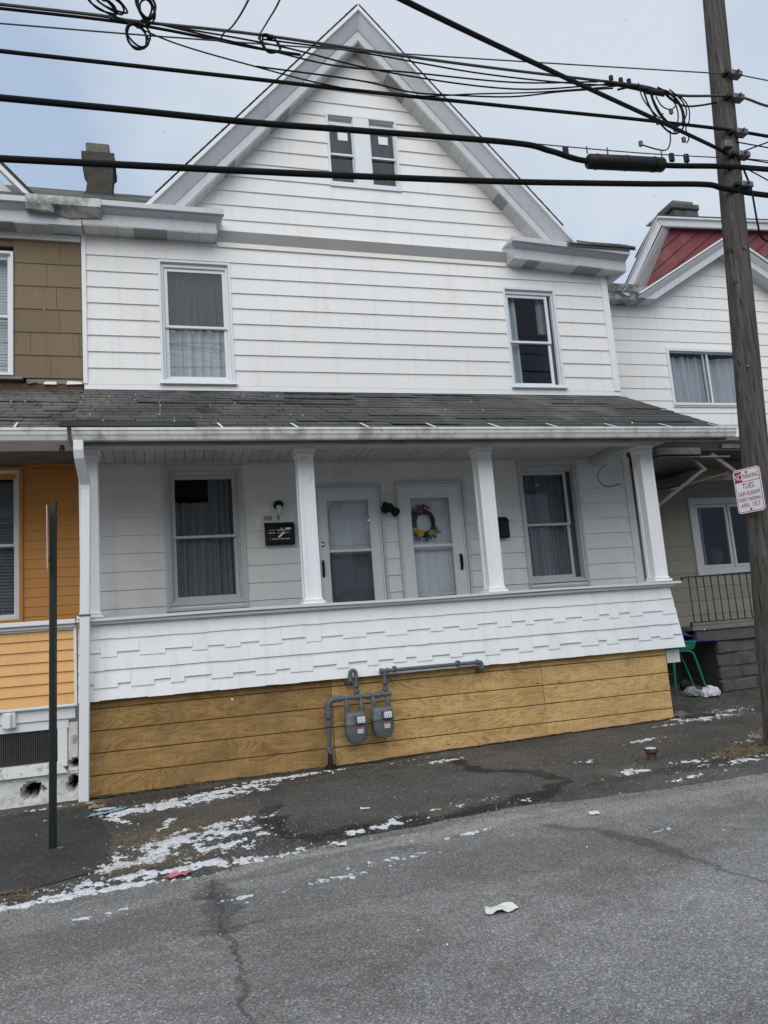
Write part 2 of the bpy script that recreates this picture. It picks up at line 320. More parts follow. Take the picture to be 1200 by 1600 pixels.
# ---------------------------------------------------------------- mesh helpers
ORG = {}
def empty(name, loc, label, cat, group=None):
    o = bpy.data.objects.new(name, None); COL.objects.link(o); o.location = loc; o.empty_display_size = .2
    ORG[o.name] = Vector(loc); tag(o, label, cat, group); return o
def tag(o, label=None, cat=None, group=None, kind=None):
    if label: o['label'] = label
    if cat: o['category'] = cat
    if group: o['group'] = group
    if kind: o['kind'] = kind
    return o
class MB:
    def __init__(s): s.v = []; s.f = []; s.mi = []
    def add(s, vs, fs, mi=0):
        n = len(s.v); s.v += [tuple(x) for x in vs]; s.f += [tuple(i + n for i in f) for f in fs]; s.mi += [mi] * len(fs); return s
    def box(s, x0, x1, y0, y1, z0, z1, mi=0):
        return s.add([(x0, y0, z0), (x1, y0, z0), (x1, y1, z0), (x0, y1, z0), (x0, y0, z1), (x1, y0, z1), (x1, y1, z1), (x0, y1, z1)],
                     [(0, 3, 2, 1), (4, 5, 6, 7), (0, 1, 5, 4), (1, 2, 6, 5), (2, 3, 7, 6), (3, 0, 4, 7)], mi)
    def hexa(s, vs, mi=0):
        return s.add(vs, [(0, 3, 2, 1), (4, 5, 6, 7), (0, 1, 5, 4), (1, 2, 6, 5), (2, 3, 7, 6), (3, 0, 4, 7)], mi)
    def loft(s, rings, cap=True, mi=0, closed=True):
        n = len(rings[0]); vs = [p for r_ in rings for p in r_]; fs = []
        for i in range(len(rings) - 1):
            for j in range(n if closed else n - 1):
                a = i * n + j; b_ = i * n + (j + 1) % n; fs.append((a, b_, b_ + n, a + n))
        if cap: fs += [tuple(range(n - 1, -1, -1)), tuple(range((len(rings) - 1) * n, len(rings) * n))]
        return s.add(vs, fs, mi)
    def prism_x(s, poly, x0, x1, mi=0):
        return s.loft([[(x0, y, z) for y, z in poly], [(x1, y, z) for y, z in poly]], mi=mi)
    def tube(s, pts, r, seg=8, mi=0, cap=True):
        pts = [Vector(p) for p in pts]; rings = []; nrm = None
        for i, p in enumerate(pts):
            d = (pts[min(i + 1, len(pts) - 1)] - pts[max(i - 1, 0)]).normalized()
            if nrm is None: nrm = d.orthogonal().normalized()
            nrm = (nrm - d * nrm.dot(d)).normalized(); bn = d.cross(nrm)
            rr = r[i] if isinstance(r, (list, tuple)) else r
            rings.append([p + (nrm * math.cos(2 * math.pi * j / seg) + bn * math.sin(2 * math.pi * j / seg)) * rr for j in range(seg)])
        return s.loft(rings, cap, mi)
    def bar(s, a, b, wd, th, upv=(0, 0, 1), mi=0):
        a, b = Vector(a), Vector(b); d = (b - a).normalized(); u = Vector(upv); u = (u - d * u.dot(d)).normalized(); w_ = d.cross(u)
        q = [(-wd / 2, -th / 2), (wd / 2, -th / 2), (wd / 2, th / 2), (-wd / 2, th / 2)]
        return s.loft([[a + w_ * i + u * j for i, j in q], [b + w_ * i + u * j for i, j in q]], mi=mi)
    def lathe(s, c, prof, seg=16, mi=0, axis='z'):
        rings = []
        for r_, z in prof:
            ring = []
            for j in range(seg):
                a = 2 * math.pi * j / seg; x, y = r_ * math.cos(a), r_ * math.sin(a)
                ring.append((c[0] + x, c[1] + y, c[2] + z) if axis == 'z' else (c[0] + x, c[1] - z, c[2] + y) if axis == 'y' else (c[0] + z, c[1] + x, c[2] + y))
            rings.append(ring)
        return s.loft(rings, True, mi)
    def build(s, name, m, parent=None, smooth=False, bevel=0, angle=40):
        org = ORG.get(parent.name, Vector((0, 0, 0))) if parent else Vector((0, 0, 0))
        me = bpy.data.meshes.new(name); me.from_pydata([tuple(Vector(v) - org) for v in s.v], [], s.f)
        ms = m if isinstance(m, (list, tuple)) else [m]
        for q in ms: me.materials.append(M[q] if isinstance(q, str) else q)
        if len(ms) > 1: me.polygons.foreach_set('material_index', s.mi)
        bm = bmesh.new(); bm.from_mesh(me); bmesh.ops.recalc_face_normals(bm, faces=bm.faces)
        if bevel: bmesh.ops.bevel(bm, geom=[e for e in bm.edges if e.calc_face_angle(0) > .6], offset=bevel, segments=1, affect='EDGES')
        if smooth:
            for f in bm.faces: f.smooth = True
            for e in bm.edges:
                if e.calc_face_angle(0) > R(angle): e.smooth = False
        bm.to_mesh(me); bm.free()
        o = bpy.data.objects.new(name, me); COL.objects.link(o)
        if parent: o.parent = parent; ORG[o.name] = org
        return o
def bx(name, m, parent, *b, bevel=0): return MB().box(*b).build(name, m, parent, bevel=bevel)
def interp(x, xs, ys):
    if x <= xs[0]: return ys[0]
    for i in range(len(xs) - 1):
        if x <= xs[i + 1]: return ys[i] + (ys[i + 1] - ys[i]) * (x - xs[i]) / (xs[i + 1] - xs[i])
    return ys[-1]
def sstep(a, b, x):
    t = min(1, max(0, (x - a) / (b - a))); return t * t * (3 - 2 * t)
def spline(pts, n=8):
    P = [Vector(p) for p in pts]; P = [P[0] * 2 - P[1]] + P + [P[-1] * 2 - P[-2]]; out = []
    for i in range(1, len(P) - 2):
        a, b, c, d = P[i - 1], P[i], P[i + 1], P[i + 2]
        for k in range(n):
            t = k / n
            out.append(.5 * ((2 * b) + (c - a) * t + (2 * a - 5 * b + 4 * c - d) * t * t + (3 * b - a - 3 * c + d) * t ** 3))
    out.append(P[-2]); return out
def text_mesh(s, size, m, parent, loc, xdir, zdir, name, depth=.0012, align='CENTER', sx=1.0):
    cu = bpy.data.curves.new('txt', 'FONT'); cu.body = s; cu.size = size; cu.align_x = align; cu.align_y = 'CENTER'; cu.extrude = depth
    cu.resolution_u = 3
    o = bpy.data.objects.new('txt', cu); COL.objects.link(o); bpy.context.view_layer.update()
    me = bpy.data.meshes.new_from_object(o.evaluated_get(bpy.context.evaluated_depsgraph_get()))
    bpy.data.objects.remove(o); me.materials.clear(); me.materials.append(M[m])
    X = Vector(xdir).normalized(); Z = Vector(zdir).normalized(); N = X.cross(Z)
    mat4 = Matrix(((X.x * sx, Z.x, N.x, loc[0]), (X.y * sx, Z.y, N.y, loc[1]), (X.z * sx, Z.z, N.z, loc[2]), (0, 0, 0, 1)))
    me.transform(mat4)
    org = ORG.get(parent.name, Vector((0, 0, 0))); me.transform(Matrix.Translation(-org))
    t = bpy.data.objects.new(name, me); COL.objects.link(t); t.parent = parent; return t
def fb(x, y, z=0, s=1., o=4): return noise.fractal(Vector((x * s, y * s, z)), .9, 2.0, o)
# ================================================================ the ground
def gz(x, y):
    t = interp(x, [-6, -.8, 1.8, 6.3, 9, 14], [-.03, -.01, 0, .076, .11, .15])
    k = interp(y, [-5, -2], [.3, 1.])
    a = .12 * sstep(-.7, .2, y) * sstep(6.4, 7.1, x) + .12 * sstep(-.9, -.4, y) * sstep(6.5, 6.9, x) * (1 - sstep(7.6, 8.0, x))
    return t * k + a + .010 * fb(x, y, 3.1, .8, 3)
EX = [-12, -1.02, -.48, .19, .77, 1.5, 2.6, 3.7, 4.9, 12]; EY = [-4.75, -4.79, -4.77, -4.72, -4.49, -4.37, -4.22, -4.38, -4.42, -4.4]
def edge_y(x): return interp(x, EX, EY) + .05 * fb(x, 0, 9, 2.6, 5)
def gtop(x, y):
    """height of whatever one walks on"""
    d = y - edge_y(x)
    return gz(x, y) + (.022 * sstep(0, .3, d) - .004 if d > 0 else -.006)
def axis(lo, hi, d0, d1, step, n):
    a = [d0 + (d1 - d0) * i / int((d1 - d0) / step) for i in range(int((d1 - d0) / step) + 1)]
    return [lo + (d0 - lo) * (i / n) for i in range(n)] + a + [d1 + (hi - d1) * ((i + 1) / n) for i in range(n)]
def sheet(name, xs, ys, fz, m):
    b = MB(); W = len(xs)
    b.v = [(x, y, fz(x, y)) for y in ys for x in xs]
    b.f = [(j * W + i, j * W + i + 1, (j + 1) * W + i + 1, (j + 1) * W + i) for j in range(len(ys) - 1) for i in range(W - 1)]; b.mi = [0] * len(b.f)
    o = b.build(name, m, smooth=True); o['kind'] = 'structure'; return o
MB().add([(-400, -400, -.12), (400, -400, -.12), (400, 400, -.12), (-400, 400, -.12)], [(0, 1, 2, 3)]).build('ground', 'ground')['kind'] = 'structure'
sheet('road', axis(-60, 60, -4, 8, .12, 8), axis(-13, -4.0, -9.5, -4.4, .12, 3), lambda x, y: gz(x, y) - .006 - .05 * sstep(-10, -13, y), 'road')
# footway: rows follow the ragged edge
b = MB(); xs = axis(-14, 16, -3.5, 8.5, .06, 8); N = 56
for j in range(N + 1):
    t = (j / N) ** 1.25
    for x in xs:
        e = edge_y(x); y = e - .02 + (2.2 - e) * t
        b.v.append((x, y, gtop(x, y) if j else gz(x, y) - .02))
W = len(xs); b.f = [(j * W + i, j * W + i + 1, (j + 1) * W + i + 1, (j + 1) * W + i) for j in range(N) for i in range(W - 1)]; b.mi = [0] * len(b.f)
b.build('sidewalk', 'walk', smooth=True)['kind'] = 'structure'

def inside(p, poly):
    c = False; j = len(poly) - 1
    for i in range(len(poly)):
        if (poly[i][1] > p[1]) != (poly[j][1] > p[1]) and p[0] < (poly[j][0] - poly[i][0]) * (p[1] - poly[i][1]) / (poly[j][1] - poly[i][1]) + poly[i][0]: c = not c
        j = i
    return c
def flat_patch(poly, rag=.02, step=.05, dz=.004, dome=0.):
    """a ragged sheet lying on the ground, following it"""
    out = []
    for i, a in enumerate(poly):
        b_ = poly[(i + 1) % len(poly)]; L = math.dist(a, b_); n = max(1, int(L / step))
        for k in range(n):
            x = a[0] + (b_[0] - a[0]) * k / n; y = a[1] + (b_[1] - a[1]) * k / n
            out.append((x + rag * fb(x, y, 1.3, 7, 4), y + rag * fb(x, y, 8.7, 7, 4)))
    xs_ = [p[0] for p in out]; ys_ = [p[1] for p in out]; pts = [Vector(p) for p in out]; nb = len(out)
    g = step * 1.6; y = min(ys_)
    while y < max(ys_):
        x = min(xs_)
        while x < max(xs_):
            if inside((x, y), out): pts.append(Vector((x + random.uniform(-.2, .2) * g, y + random.uniform(-.2, .2) * g)))
            x += g
        y += g
    vs, es, fs, *_ = delaunay_2d_cdt(pts, [], [list(range(nb))], 1, 1e-5)
    mb = MB(); mb.v = [(p.x, p.y, gtop(p.x, p.y) + dz + (dome * abs(fb(p.x, p.y, 5, 14, 3)))) for p in vs]; mb.f = [tuple(f) for f in fs]; mb.mi = [0] * len(fs); return mb
flat_patch([(-5, -1.75), (-.75, -1.75), (-.66, -2.4), (-.50, -3.2), (-.44, -4.3), (-.95, -4.55), (-5, -4.6)], .02, .07, .006).build('sidewalk_patch', 'patch')['kind'] = 'structure'

o = flat_patch([(-.92, -1.28), (-.9, -1.44), (.6, -1.40), (2.2, -1.42), (3.9, -1.37), (6.15, -1.38), (6.3, -1.28)], .045, .05, .004, .02).build('soil_contact_shade', 'dirt'); o['kind'] = 'structure'  # soil at the skirting foot; its dark tone also paints contact shade
# ================================================================ shared builders
SLOT = .006
def board(parent, name, m, xa0, xa1, xb0, xb1, z0, z1, y=0., th=.016, lap=.012):
    """one lapped board: (xa0..xa1) along its lower edge, (xb0..xb1) along its upper edge; lower edge proud"""
    o = MB().hexa([(xa0, y - th, z0), (xa1, y - th, z0), (xa1, y + .01, z0), (xa0, y + .01, z0),
                   (xb0, y - th + lap, z1), (xb1, y - th + lap, z1), (xb1, y + .01, z1), (xb0, y + .01, z1)]).build(name, m, parent)
    return o
def siding(parent, z0, dz, nrow, span, holes, m, y=0., seam=3.2, name='siding_board', th=.018, lap=.013, zmax=None):
    """rows of lapped boards with openings cut out; span(z) -> (x0, x1)"""
    for i in range(nrow):
        a = z0 + i * dz; t = a + dz
        if zmax: t = min(t, zmax)
        if t - a < .02: break
        la, ra = span(a); lb, rb = span(t)
        if ra - la < .02: break
        if rb < lb: lb = rb = (lb + rb) / 2
        hs = sorted([h for h in holes if h[3] > a + .001 and h[2] < t - .001])
        segs = []; cur = None; segs.append([la, lb, None])
        cuts = []
        for h in hs: cuts.append((h[0], h[1], h))
        xl, xlt = la, lb
        pieces = []
        for (h0, h1, h) in cuts:
            pieces.append((xl, xlt, h0, h0, a, t))
            if h[2] > a + .02: pieces.append((h0, h0, h1, h1, a, h[2]))
            if h[3] < t - .02: pieces.append((h0, h0, h1, h1, h[3], t))
            xl = xlt = h1
        pieces.append((xl, xlt, ra, rb, a, t))
        for (p0, q0, p1, q1, za, zb) in pieces:
            if p1 - p0 < .015 and q1 - q0 < .015: continue
            # panel joints
            off = ((i * 1.37) % 1) * seam; xsn = []
            x = math.floor((p0 - off) / seam) * seam + off
            while x < p1:
                if x > p0 + .35 and x < p1 - .35 and x > q0 + .2 and x < q1 - .2: xsn.append(x)
                x += seam
            ed = [(p0, q0)] + [(x, x) for x in xsn] + [(p1, q1)]
            for k in range(len(ed) - 1):
                board(parent, name, m, ed[k][0] + (.0012 if k else 0), ed[k + 1][0], ed[k][1] + (.0012 if k else 0), ed[k + 1][1], za, zb, y, th, lap)
def ring(mb, x0, x1, z0, z1, wd, y0, y1, wt=None, wb=None, mi=0):
    wt = wd if wt is None else wt; wb = wd if wb is None else wb
    mb.box(x0, x0 + wd, y0, y1, z0, z1, mi); mb.box(x1 - wd, x1, y0, y1, z0, z1, mi)
    mb.box(x0 + wd, x1 - wd, y0, y1, z1 - wt, z1, mi); mb.box(x0 + wd, x1 - wd, y0, y1, z0, z0 + wb, mi); return mb
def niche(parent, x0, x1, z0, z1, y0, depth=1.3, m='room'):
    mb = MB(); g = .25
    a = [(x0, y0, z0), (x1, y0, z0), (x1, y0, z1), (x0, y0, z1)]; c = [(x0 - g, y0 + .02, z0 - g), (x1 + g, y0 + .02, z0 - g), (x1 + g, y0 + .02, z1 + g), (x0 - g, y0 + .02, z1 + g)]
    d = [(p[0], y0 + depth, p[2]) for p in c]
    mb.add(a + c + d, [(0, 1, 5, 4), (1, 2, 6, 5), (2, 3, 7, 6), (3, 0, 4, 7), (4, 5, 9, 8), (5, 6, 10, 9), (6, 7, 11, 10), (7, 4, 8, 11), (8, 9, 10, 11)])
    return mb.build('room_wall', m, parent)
def curtain(parent, x0, x1, z0, z1, y, m, waves=6, amp=.02, seed=0, name='curtain'):
    mb = MB(); n = max(8, int(waves * 8)); rows = []
    for z, k in ((z0, 1.25), ((z0 + z1) / 2, 1.), (z1, .8)):
        rows.append([(x0 + (x1 - x0) * i / n, y + amp * k * 1.5 * math.sin(i / n * waves * 2 * math.pi + seed + 2.2 * fb(i / n * 2, seed, 0, 1.3, 2)) + amp * 2.2 * fb(i / n * waves * .7, seed, z * .3, 1.1, 3), z + .006 * math.sin(i * .7)) for i in range(n + 1)])
    mb.loft(rows, cap=False, closed=False); return mb.build(name, m, parent, smooth=True, angle=180)
def dh_window(parent, x0, x1, z0, z1, g0, g1, h0, h1, zm, y=0., fm='frame', cur=None, sill=True, head=True, glass='glass', seed=0, depth=.09, label=None):
    """double-hung window: casing ring, two sashes, panes, sill, curtains, room behind"""
    mb = MB(); cw = .035
    ring(mb, x0, x1, z0, z1, cw, y - .028, y + depth)
    ring(mb, x0 + cw, x1 - cw, z0 + cw, z1 - cw, max(.012, g0 - x0 - cw - .05), y + .018, y + depth, wt=max(.012, z1 - h1 - cw - .05), wb=max(.012, h0 - z0 - cw - .05))
    win = mb.build('window', fm, parent, bevel=.003)
    if label: win['label'] = label
    s = .048
    u = ring(MB(), g0 - s, g1 + s, zm - .015, h1 + s, s, y + .045, y + .075, wb=.035).build('upper_sash', fm, win, bevel=.003)
    l = ring(MB(), g0 - s, g1 + s, h0 - s, zm + .022, s, y + .077, y + .105, wt=.036).build('lower_sash', fm, win, bevel=.003)
    bx('pane', glass, win, g0, g1, y + .058, y + .062, zm + .02, h1); bx('pane', glass, win, g0, g1, y + .09, y + .094, h0, zm - .014)
    if sill: MB().hexa([(x0 - .02, y - .075, z0 - .03), (x1 + .02, y - .075, z0 - .03), (x1 + .02, y + .03, z0 - .03), (x0 - .02, y + .03, z0 - .03), (x0 - .02, y - .07, z0 - .002), (x1 + .02, y - .07, z0 - .002), (x1 + .02, y + .03, z0 + .015), (x0 - .02, y + .03, z0 + .015)]).build('sill', fm, win, bevel=.003)
    niche(win, g0 - s, g1 + s, h0 - s, h1 + s, y + .107)
    for (c0, c1, d0, d1, cm, wv) in (cur or ()): curtain(win, c0, c1, d0, d1, y + .15 + .03 * random.random(), cm, wv, .018, seed + c0 * 3)
    return win
def profile_run(parent, name, m, poly, x0, x1, tilt=0., smooth=False):
    """a cornice or gutter profile (y, z) run along X; tilt drops the right end"""
    return MB().loft([[(x0, y, z) for y, z in poly], [(x1, y, z - tilt) for y, z in poly]]).build(name, m, parent, smooth=smooth)

# ================================================================ the white double house
H = empty('row_house', (3.02, 0, 0), 'white aluminium-sided double house with steep front gable and full-width porch', 'house')
XL, XR = -.93, 6.965
DZ = .2256
up_holes = [(.03, 1.0, 4.965, 6.72), (5.13, 6.02, 4.985, 6.59)]
facade = bx('upper_wall', 'siding', H, XL, XR, .012, .02, 4.85, 4.93)
siding(facade, 4.927, DZ, 10, lambda z: (XL, XR), up_holes, 'siding', zmax=7.014, th=.023, lap=.018)
bx('corner_board', 'trim', H, XL - .012, XL + .045, -.035, .02, 4.93, 7.02, bevel=.004); bx('corner_board', 'trim', H, XR - .10, XR + .012, -.04, .14, 4.93, 6.93, bevel=.004)
MB().hexa([(XL, -.03, 4.855), (XR, -.03, 4.855), (XR, .01, 4.855), (XL, .01, 4.855), (XL, -.022, 4.925), (XR, -.022, 4.925), (XR, .01, 4.925), (XL, .01, 4.925)]).build('flashing', 'drip', H)
dh_window(H, .03, 1.0, 4.965, 6.72, .15, .885, 5.085, 6.58, 5.78, fm='frame', seed=1,
          cur=((.11, .52, 5.03, 5.785, 'curtain', 3.5), (.5, .92, 5.03, 5.785, 'curtain', 3.5), (.11, .92, 5.775, 6.62, 'curtain_dark', 7)))
dh_window(H, 5.13, 6.02, 4.985, 6.59, 5.235, 5.86, 5.075, 6.45, 5.725, fm='frame', seed=2, cur=((5.19, 5.42, 5.03, 6.5, 'curtain', 2.5), (5.75, 5.9, 5.9, 6.5, 'curtain_grey', 2)))
# gable
AX, SLP = 3.05, 1.115
def gspan(z, top=10.42): return (AX - (top - z) / SLP, AX + (top - z) / SLP)
gable = bx('gable_wall', 'siding', H, .75, 5.35, .0, .012, 7.10, 7.16)
siding(gable, 7.15, DZ, 15, lambda z: gspan(max(z, 7.30)), [(2.52, 3.625, 8.035, 9.225)], 'siding', y=-.012, th=.023, lap=.018)
MB().hexa([(.80, -.03, 7.03), (5.24, -.03, 6.99), (5.24, .01, 6.99), (.80, .01, 7.03), (.80, -.10, 7.165), (5.24, -.10, 7.125), (5.24, .01, 7.125), (.80, .01, 7.165)]).build('band_underside', 'band', H)
MB().hexa([(.83, -.032, 6.955), (5.24, -.032, 6.925), (5.24, .01, 6.925), (.83, .01, 6.955), (.83, -.028, 7.03), (5.24, -.028, 6.99), (5.24, .01, 6.99), (.83, .01, 7.03)]).build('band_strip', 'cream', H)
# paired attic windows with a wide mullion
gw = ring(MB(), 2.52, 3.625, 8.035, 9.225, .03, -.045, .05, wb=.075).build('attic_window_frame', 'frame', H, bevel=.003)
bx('mullion', 'frame', gw, 2.935, 3.185, -.042, .05, 8.105, 9.20, bevel=.003)
for a, c in ((2.55, 2.935), (3.185, 3.595)):
    win = ring(MB(), a, c, 8.11, 9.195, .012, -.015, .09).build('window', 'frame', H)
    ring(MB(), a + .012, c - .012, 8.575, 9.12, .012, .01, .04, wt=.05, wb=.03).build('upper_sash', 'frame', win)
    bx('sash_head_strip', 'frame', win, a + .012, c - .012, .05, .06, 9.12, 9.19)  # set-back strip above the upper sash, plain frame colour
    ring(MB(), a + .012, c - .012, 8.115, 8.605, .012, .045, .07, wb=.02).build('lower_sash', 'frame', win)
    bx('pane', 'glass', win, a + .024, c - .024, .022, .026, 8.60, 9.08); bx('pane', 'glass', win, a + .026, c - .026, .056, .06, 8.13, 8.58)
    bx('sticker', 'white_paint', win, a + .15, a + .30, .015, .02, 8.83, 8.96)
    niche(win, a + .012, c - .012, 8.115, 9.195, .091, .28, 'attic')
    curtain(win, a + .03, c - .03, 8.6, 9.15, .16, 'curtain_dark', 3, .012, a)
# rakes: lip, sloping cove, vertical face
CT = 1 / math.cos(math.atan(SLP)); ZT = 10.80
def rake(parent, name, m, prof, side, zend, ztop=ZT, ax=AX, slp=SLP):
    ct = 1 / math.cos(math.atan(slp))
    A = [(ax, y, ztop - t * ct) for y, t in prof]
    B = []
    for y, t in prof:
        zz = ztop - t * ct; B.append((ax + side * (zz - zend) / slp, y, zend))
    return MB().loft([A, B]).build(name, m, parent)
for sd_ in (-1, 1):
    ze = 7.27 if sd_ < 0 else 7.17
    rake(H, 'rake_board', 'fascia', [(-.385, .045), (-.385, .065), (-.295, .205), (-.28, .21), (-.28, .315), (.0, .315), (.0, .045)], sd_, ze)
    rake(H, 'rake_drip_edge', 'drip', [(-.425, .0), (-.425, .05), (-.385, .055), (-.30, .05), (-.30, .0)], sd_, ze + .0)
    rs = rake(H, 'rake_soffit', 'soffit', [(-.275, .318), (-.275, .324), (.0, .324), (.0, .318)], sd_, ze + .05)
    L = 20; s_ang = SLP
    for i in range(23):
        d0 = .02 + i * .205; d1 = d0 + .199
        x0 = AX + sd_ * d0 * math.cos(math.atan(SLP)); x1 = AX + sd_ * d1 * math.cos(math.atan(SLP))
        zf = lambda x, t: ZT - t * CT - abs(x - AX) * SLP
        if zf(x1, .34) < ze + .08: break
        q = []
        for t in (.332, .326):
            q += [(x0, -.272, zf(x0, t)), (x1, -.272, zf(x1, t)), (x1, -.003, zf(x1, t)), (x0, -.003, zf(x0, t))]
        MB().hexa(q).build('soffit_panel', 'soffit_dark' if (i in (3, 4, 15) if sd_ > 0 else i in (8, 9, 14)) else 'soffit', rs)
# gable roof and main roof
mb = MB()
for sd_ in (-1, 1):
    e = AX + sd_ * 3.2
    zt = ZT - 3.2 * SLP
    mb.hexa([(AX, -.41, ZT + .0), (e, -.41, zt), (e, 5, zt), (AX, 5, ZT), (AX, -.41, ZT + .02), (e, -.41, zt + .02), (e, 5, zt + .02), (AX, 5, ZT + .02)])
groof = mb.build('gable_roof', 'shingle', H)
# ragged shingle ends along both rakes
for sd_ in (-1, 1):
    for i in range(30):
        d0 = .02 + i * .15; x0 = AX + sd_ * d0 * .667; x1 = AX + sd_ * (d0 + .165) * .667
        z0_ = ZT - abs(x0 - AX) * SLP + .021; z1_ = ZT - abs(x1 - AX) * SLP + .026 + .004 * random.random()
        if abs(x1 - AX) > 3.12: break
        MB().hexa([(x0, -.43, z0_), (x1, -.43 - .006 * random.random(), z1_), (x1, -.1, z1_), (x0, -.1, z0_), (x0, -.43, z0_ + .012), (x1, -.43, z1_ + .012), (x1, -.1, z1_ + .012), (x0, -.1, z0_ + .012)]).build('shingle', 'shingle', groof)
def main_roof(parent, name, parts, ze, yr=3.6, s=.632):
    zr = ze + s * (yr + .42); mb = MB()
    for x0, x1, yf in parts:
        zf = ze + s * (yf + .42)
        mb.loft([[(x, yf, zf), (x, yr, zr), (x, 2 * yr + .42, ze), (x, 2 * yr + .42, ze - .08), (x, yr, zr - .08), (x, yf, zf - .04)] for x in (x0, x1)])
    return mb.build(name, 'shingle', parent)
mr = main_roof(H, 'main_roof', ((XL, -.10, -.42), (-.10, 6.10, .3)), 7.31)
mr2 = main_roof(H, 'main_roof', ((6.10, 7.29, -.45),), 7.165)
for i in range(3):   # lifted courses by the right eave
    MB().hexa([(6.12 + .39 * i, -.47, 7.140), (6.50 + .39 * i, -.47, 7.136), (6.50 + .39 * i, -.1, 7.37), (6.12 + .39 * i, -.1, 7.37), (6.12 + .39 * i, -.47, 7.156 + .01 * i), (6.50 + .39 * i, -.47, 7.164), (6.50 + .39 * i, -.1, 7.405), (6.12 + .39 * i, -.1, 7.405)]).build('shingle', 'shingle', mr2)
# boxed eaves left and right of the gable
EV = [(-.275, 0), (-.28, .15), (-.375, .195), (-.375, .205), (-.42, .205), (-.425, .275), (-.40, .28), (.0, .28), (.0, 0)]
def eave(parent, x0, x1, zb, tilt, dark=(), name='eave_box', m='fascia'):
    o = profile_run(parent, name, m, [(y, zb + z) for y, z in EV], x0, x1, tilt)
    n = int((x1 - x0) / .205); st = (x1 - x0) / n
    for i in range(n):
        za = zb - tilt * i / n; zc = zb - tilt * (i + 1) / n; a, c = x0 + st * i + .003, x0 + st * (i + 1) - .003
        MB().hexa([(a, -.27, za - .012), (c, -.27, zc - .012), (c, -.0, zc - .012), (a, .0, za - .012), (a, -.27, za - .002), (c, -.27, zc - .002), (c, .0, zc - .002), (a, .0, za - .002)]).build('soffit_panel', 'soffit_dark' if i in dark else 'soffit', o)
    return o
eave(H, -.90, .80, 7.022, .005, (3, 4)); eave(H, 5.27, 7.20, 6.945, .10, (1, 5, 6))
MB().loft([[(.80, y, 7.017 + z) for y, z in EV], [(.915 if z > .16 else .82, y, 7.017 + z) for y, z in EV]]).build('eave_end_cap', 'fascia', H)
MB().loft([[(5.19 if z > .16 else 5.255, y, 6.945 + z) for y, z in EV], [(5.27, y, 6.945 + z) for y, z in EV]]).build('eave_end_cap', 'fascia', H)
MB().hexa([(7.0, -.01, 6.80), (7.02, -.01, 6.80), (7.02, .6, 6.80), (7.0, .6, 6.80), (7.0, -.27, 6.90), (7.2, -.27, 6.84), (7.2, .6, 6.84), (7.0, .6, 6.90)]).build('eave_return', 'fascia', H)
# chimney of grey blocks
def chimney(parent, x0, x1, y0, z0, z1, capz, m='brick', capm='cap', wob=.02):
    ch = MB().box(x0 + .02, x1 - .02, y0 + .02, y0 + (x1 - x0) - .02, z0, z1 - .02).build('chimney', 'mortar', parent)
    z = z0; i = 0; W_ = x1 - x0
    while z < z1 - .05:
        h = min(.195, z1 - z); sh = wob * fb(i, 0, 2, 1.7, 2); m_ = .5 + (.12 if i % 2 else -.12)
        for (a, c) in ((x0 + sh, x0 + W_ * m_ + sh), (x0 + W_ * m_ + sh + .01, x1 + sh)):
            MB().box(a, c, y0 + random.uniform(-.008, .008), y0 + W_, z, z + h - .01).build('block', m, ch, bevel=.012)
        z += h; i += 1
    MB().box(x0 - .03, x1 + .03, y0 - .03, y0 + W_ + .03, z1, z1 + capz * .6).build('cap', m, ch, bevel=.02); MB().box(x0 + .03, x1 - .06, y0 + .02, y0 + W_ - .04, z1 + capz * .6, z1 + capz).build('flue', capm, ch, bevel=.015)
    return ch
rings = []
for i in range(26):      # parged stack, leaning and lumpy
    t_ = i / 25; z = 7.9 + 1.27 * t_; g = .03 * (t_ > .8); dx = .05 * math.exp(-((t_ - .62) / .1) ** 2) - .02 * t_
    x0, x1 = -1.0 - g + dx, -.60 + g + .015 * math.sin(t_ * 9); ring_ = []
    for k in range(20):
        s_, q = k // 5, (k % 5) / 5; cx, cy = ((q, 0), (1, q), (1 - q, 1), (0, 1 - q))[s_]
        ring_.append((x0 + (x1 - x0) * cx + .012 * fb(cx * 3 + i * .4, cy * 3, z, 1.4, 3), 1.4 - g + (.4 + 2 * g) * cy + .012 * fb(cy * 3 + i, cx * 3, z + 5, 1.4, 3), z + .01 * fb(cx * 4, cy * 4, 3, 1., 2)))
    rings.append(ring_)
chm = MB().loft(rings).build('chimney', 'brick', H, smooth=True, angle=35)
bx('flue', 'cap', chm, -.99, -.64, 1.43, 1.78, 9.15, 9.37, bevel=.02)
MB().box(-1.03, -.57, 1.37, 1.84, 8.0, 8.50).build('chimney_flashing', 'tar', chm, bevel=.03)
# side and rear walls, so the house is closed
bx('side_wall', 'siding', H, XR - .14, XR, .15, 7.2, -.05, 7.2); bx('rear_wall', 'siding', H, XL, XR - .15, 7.05, 7.2, -.05, 7.2)

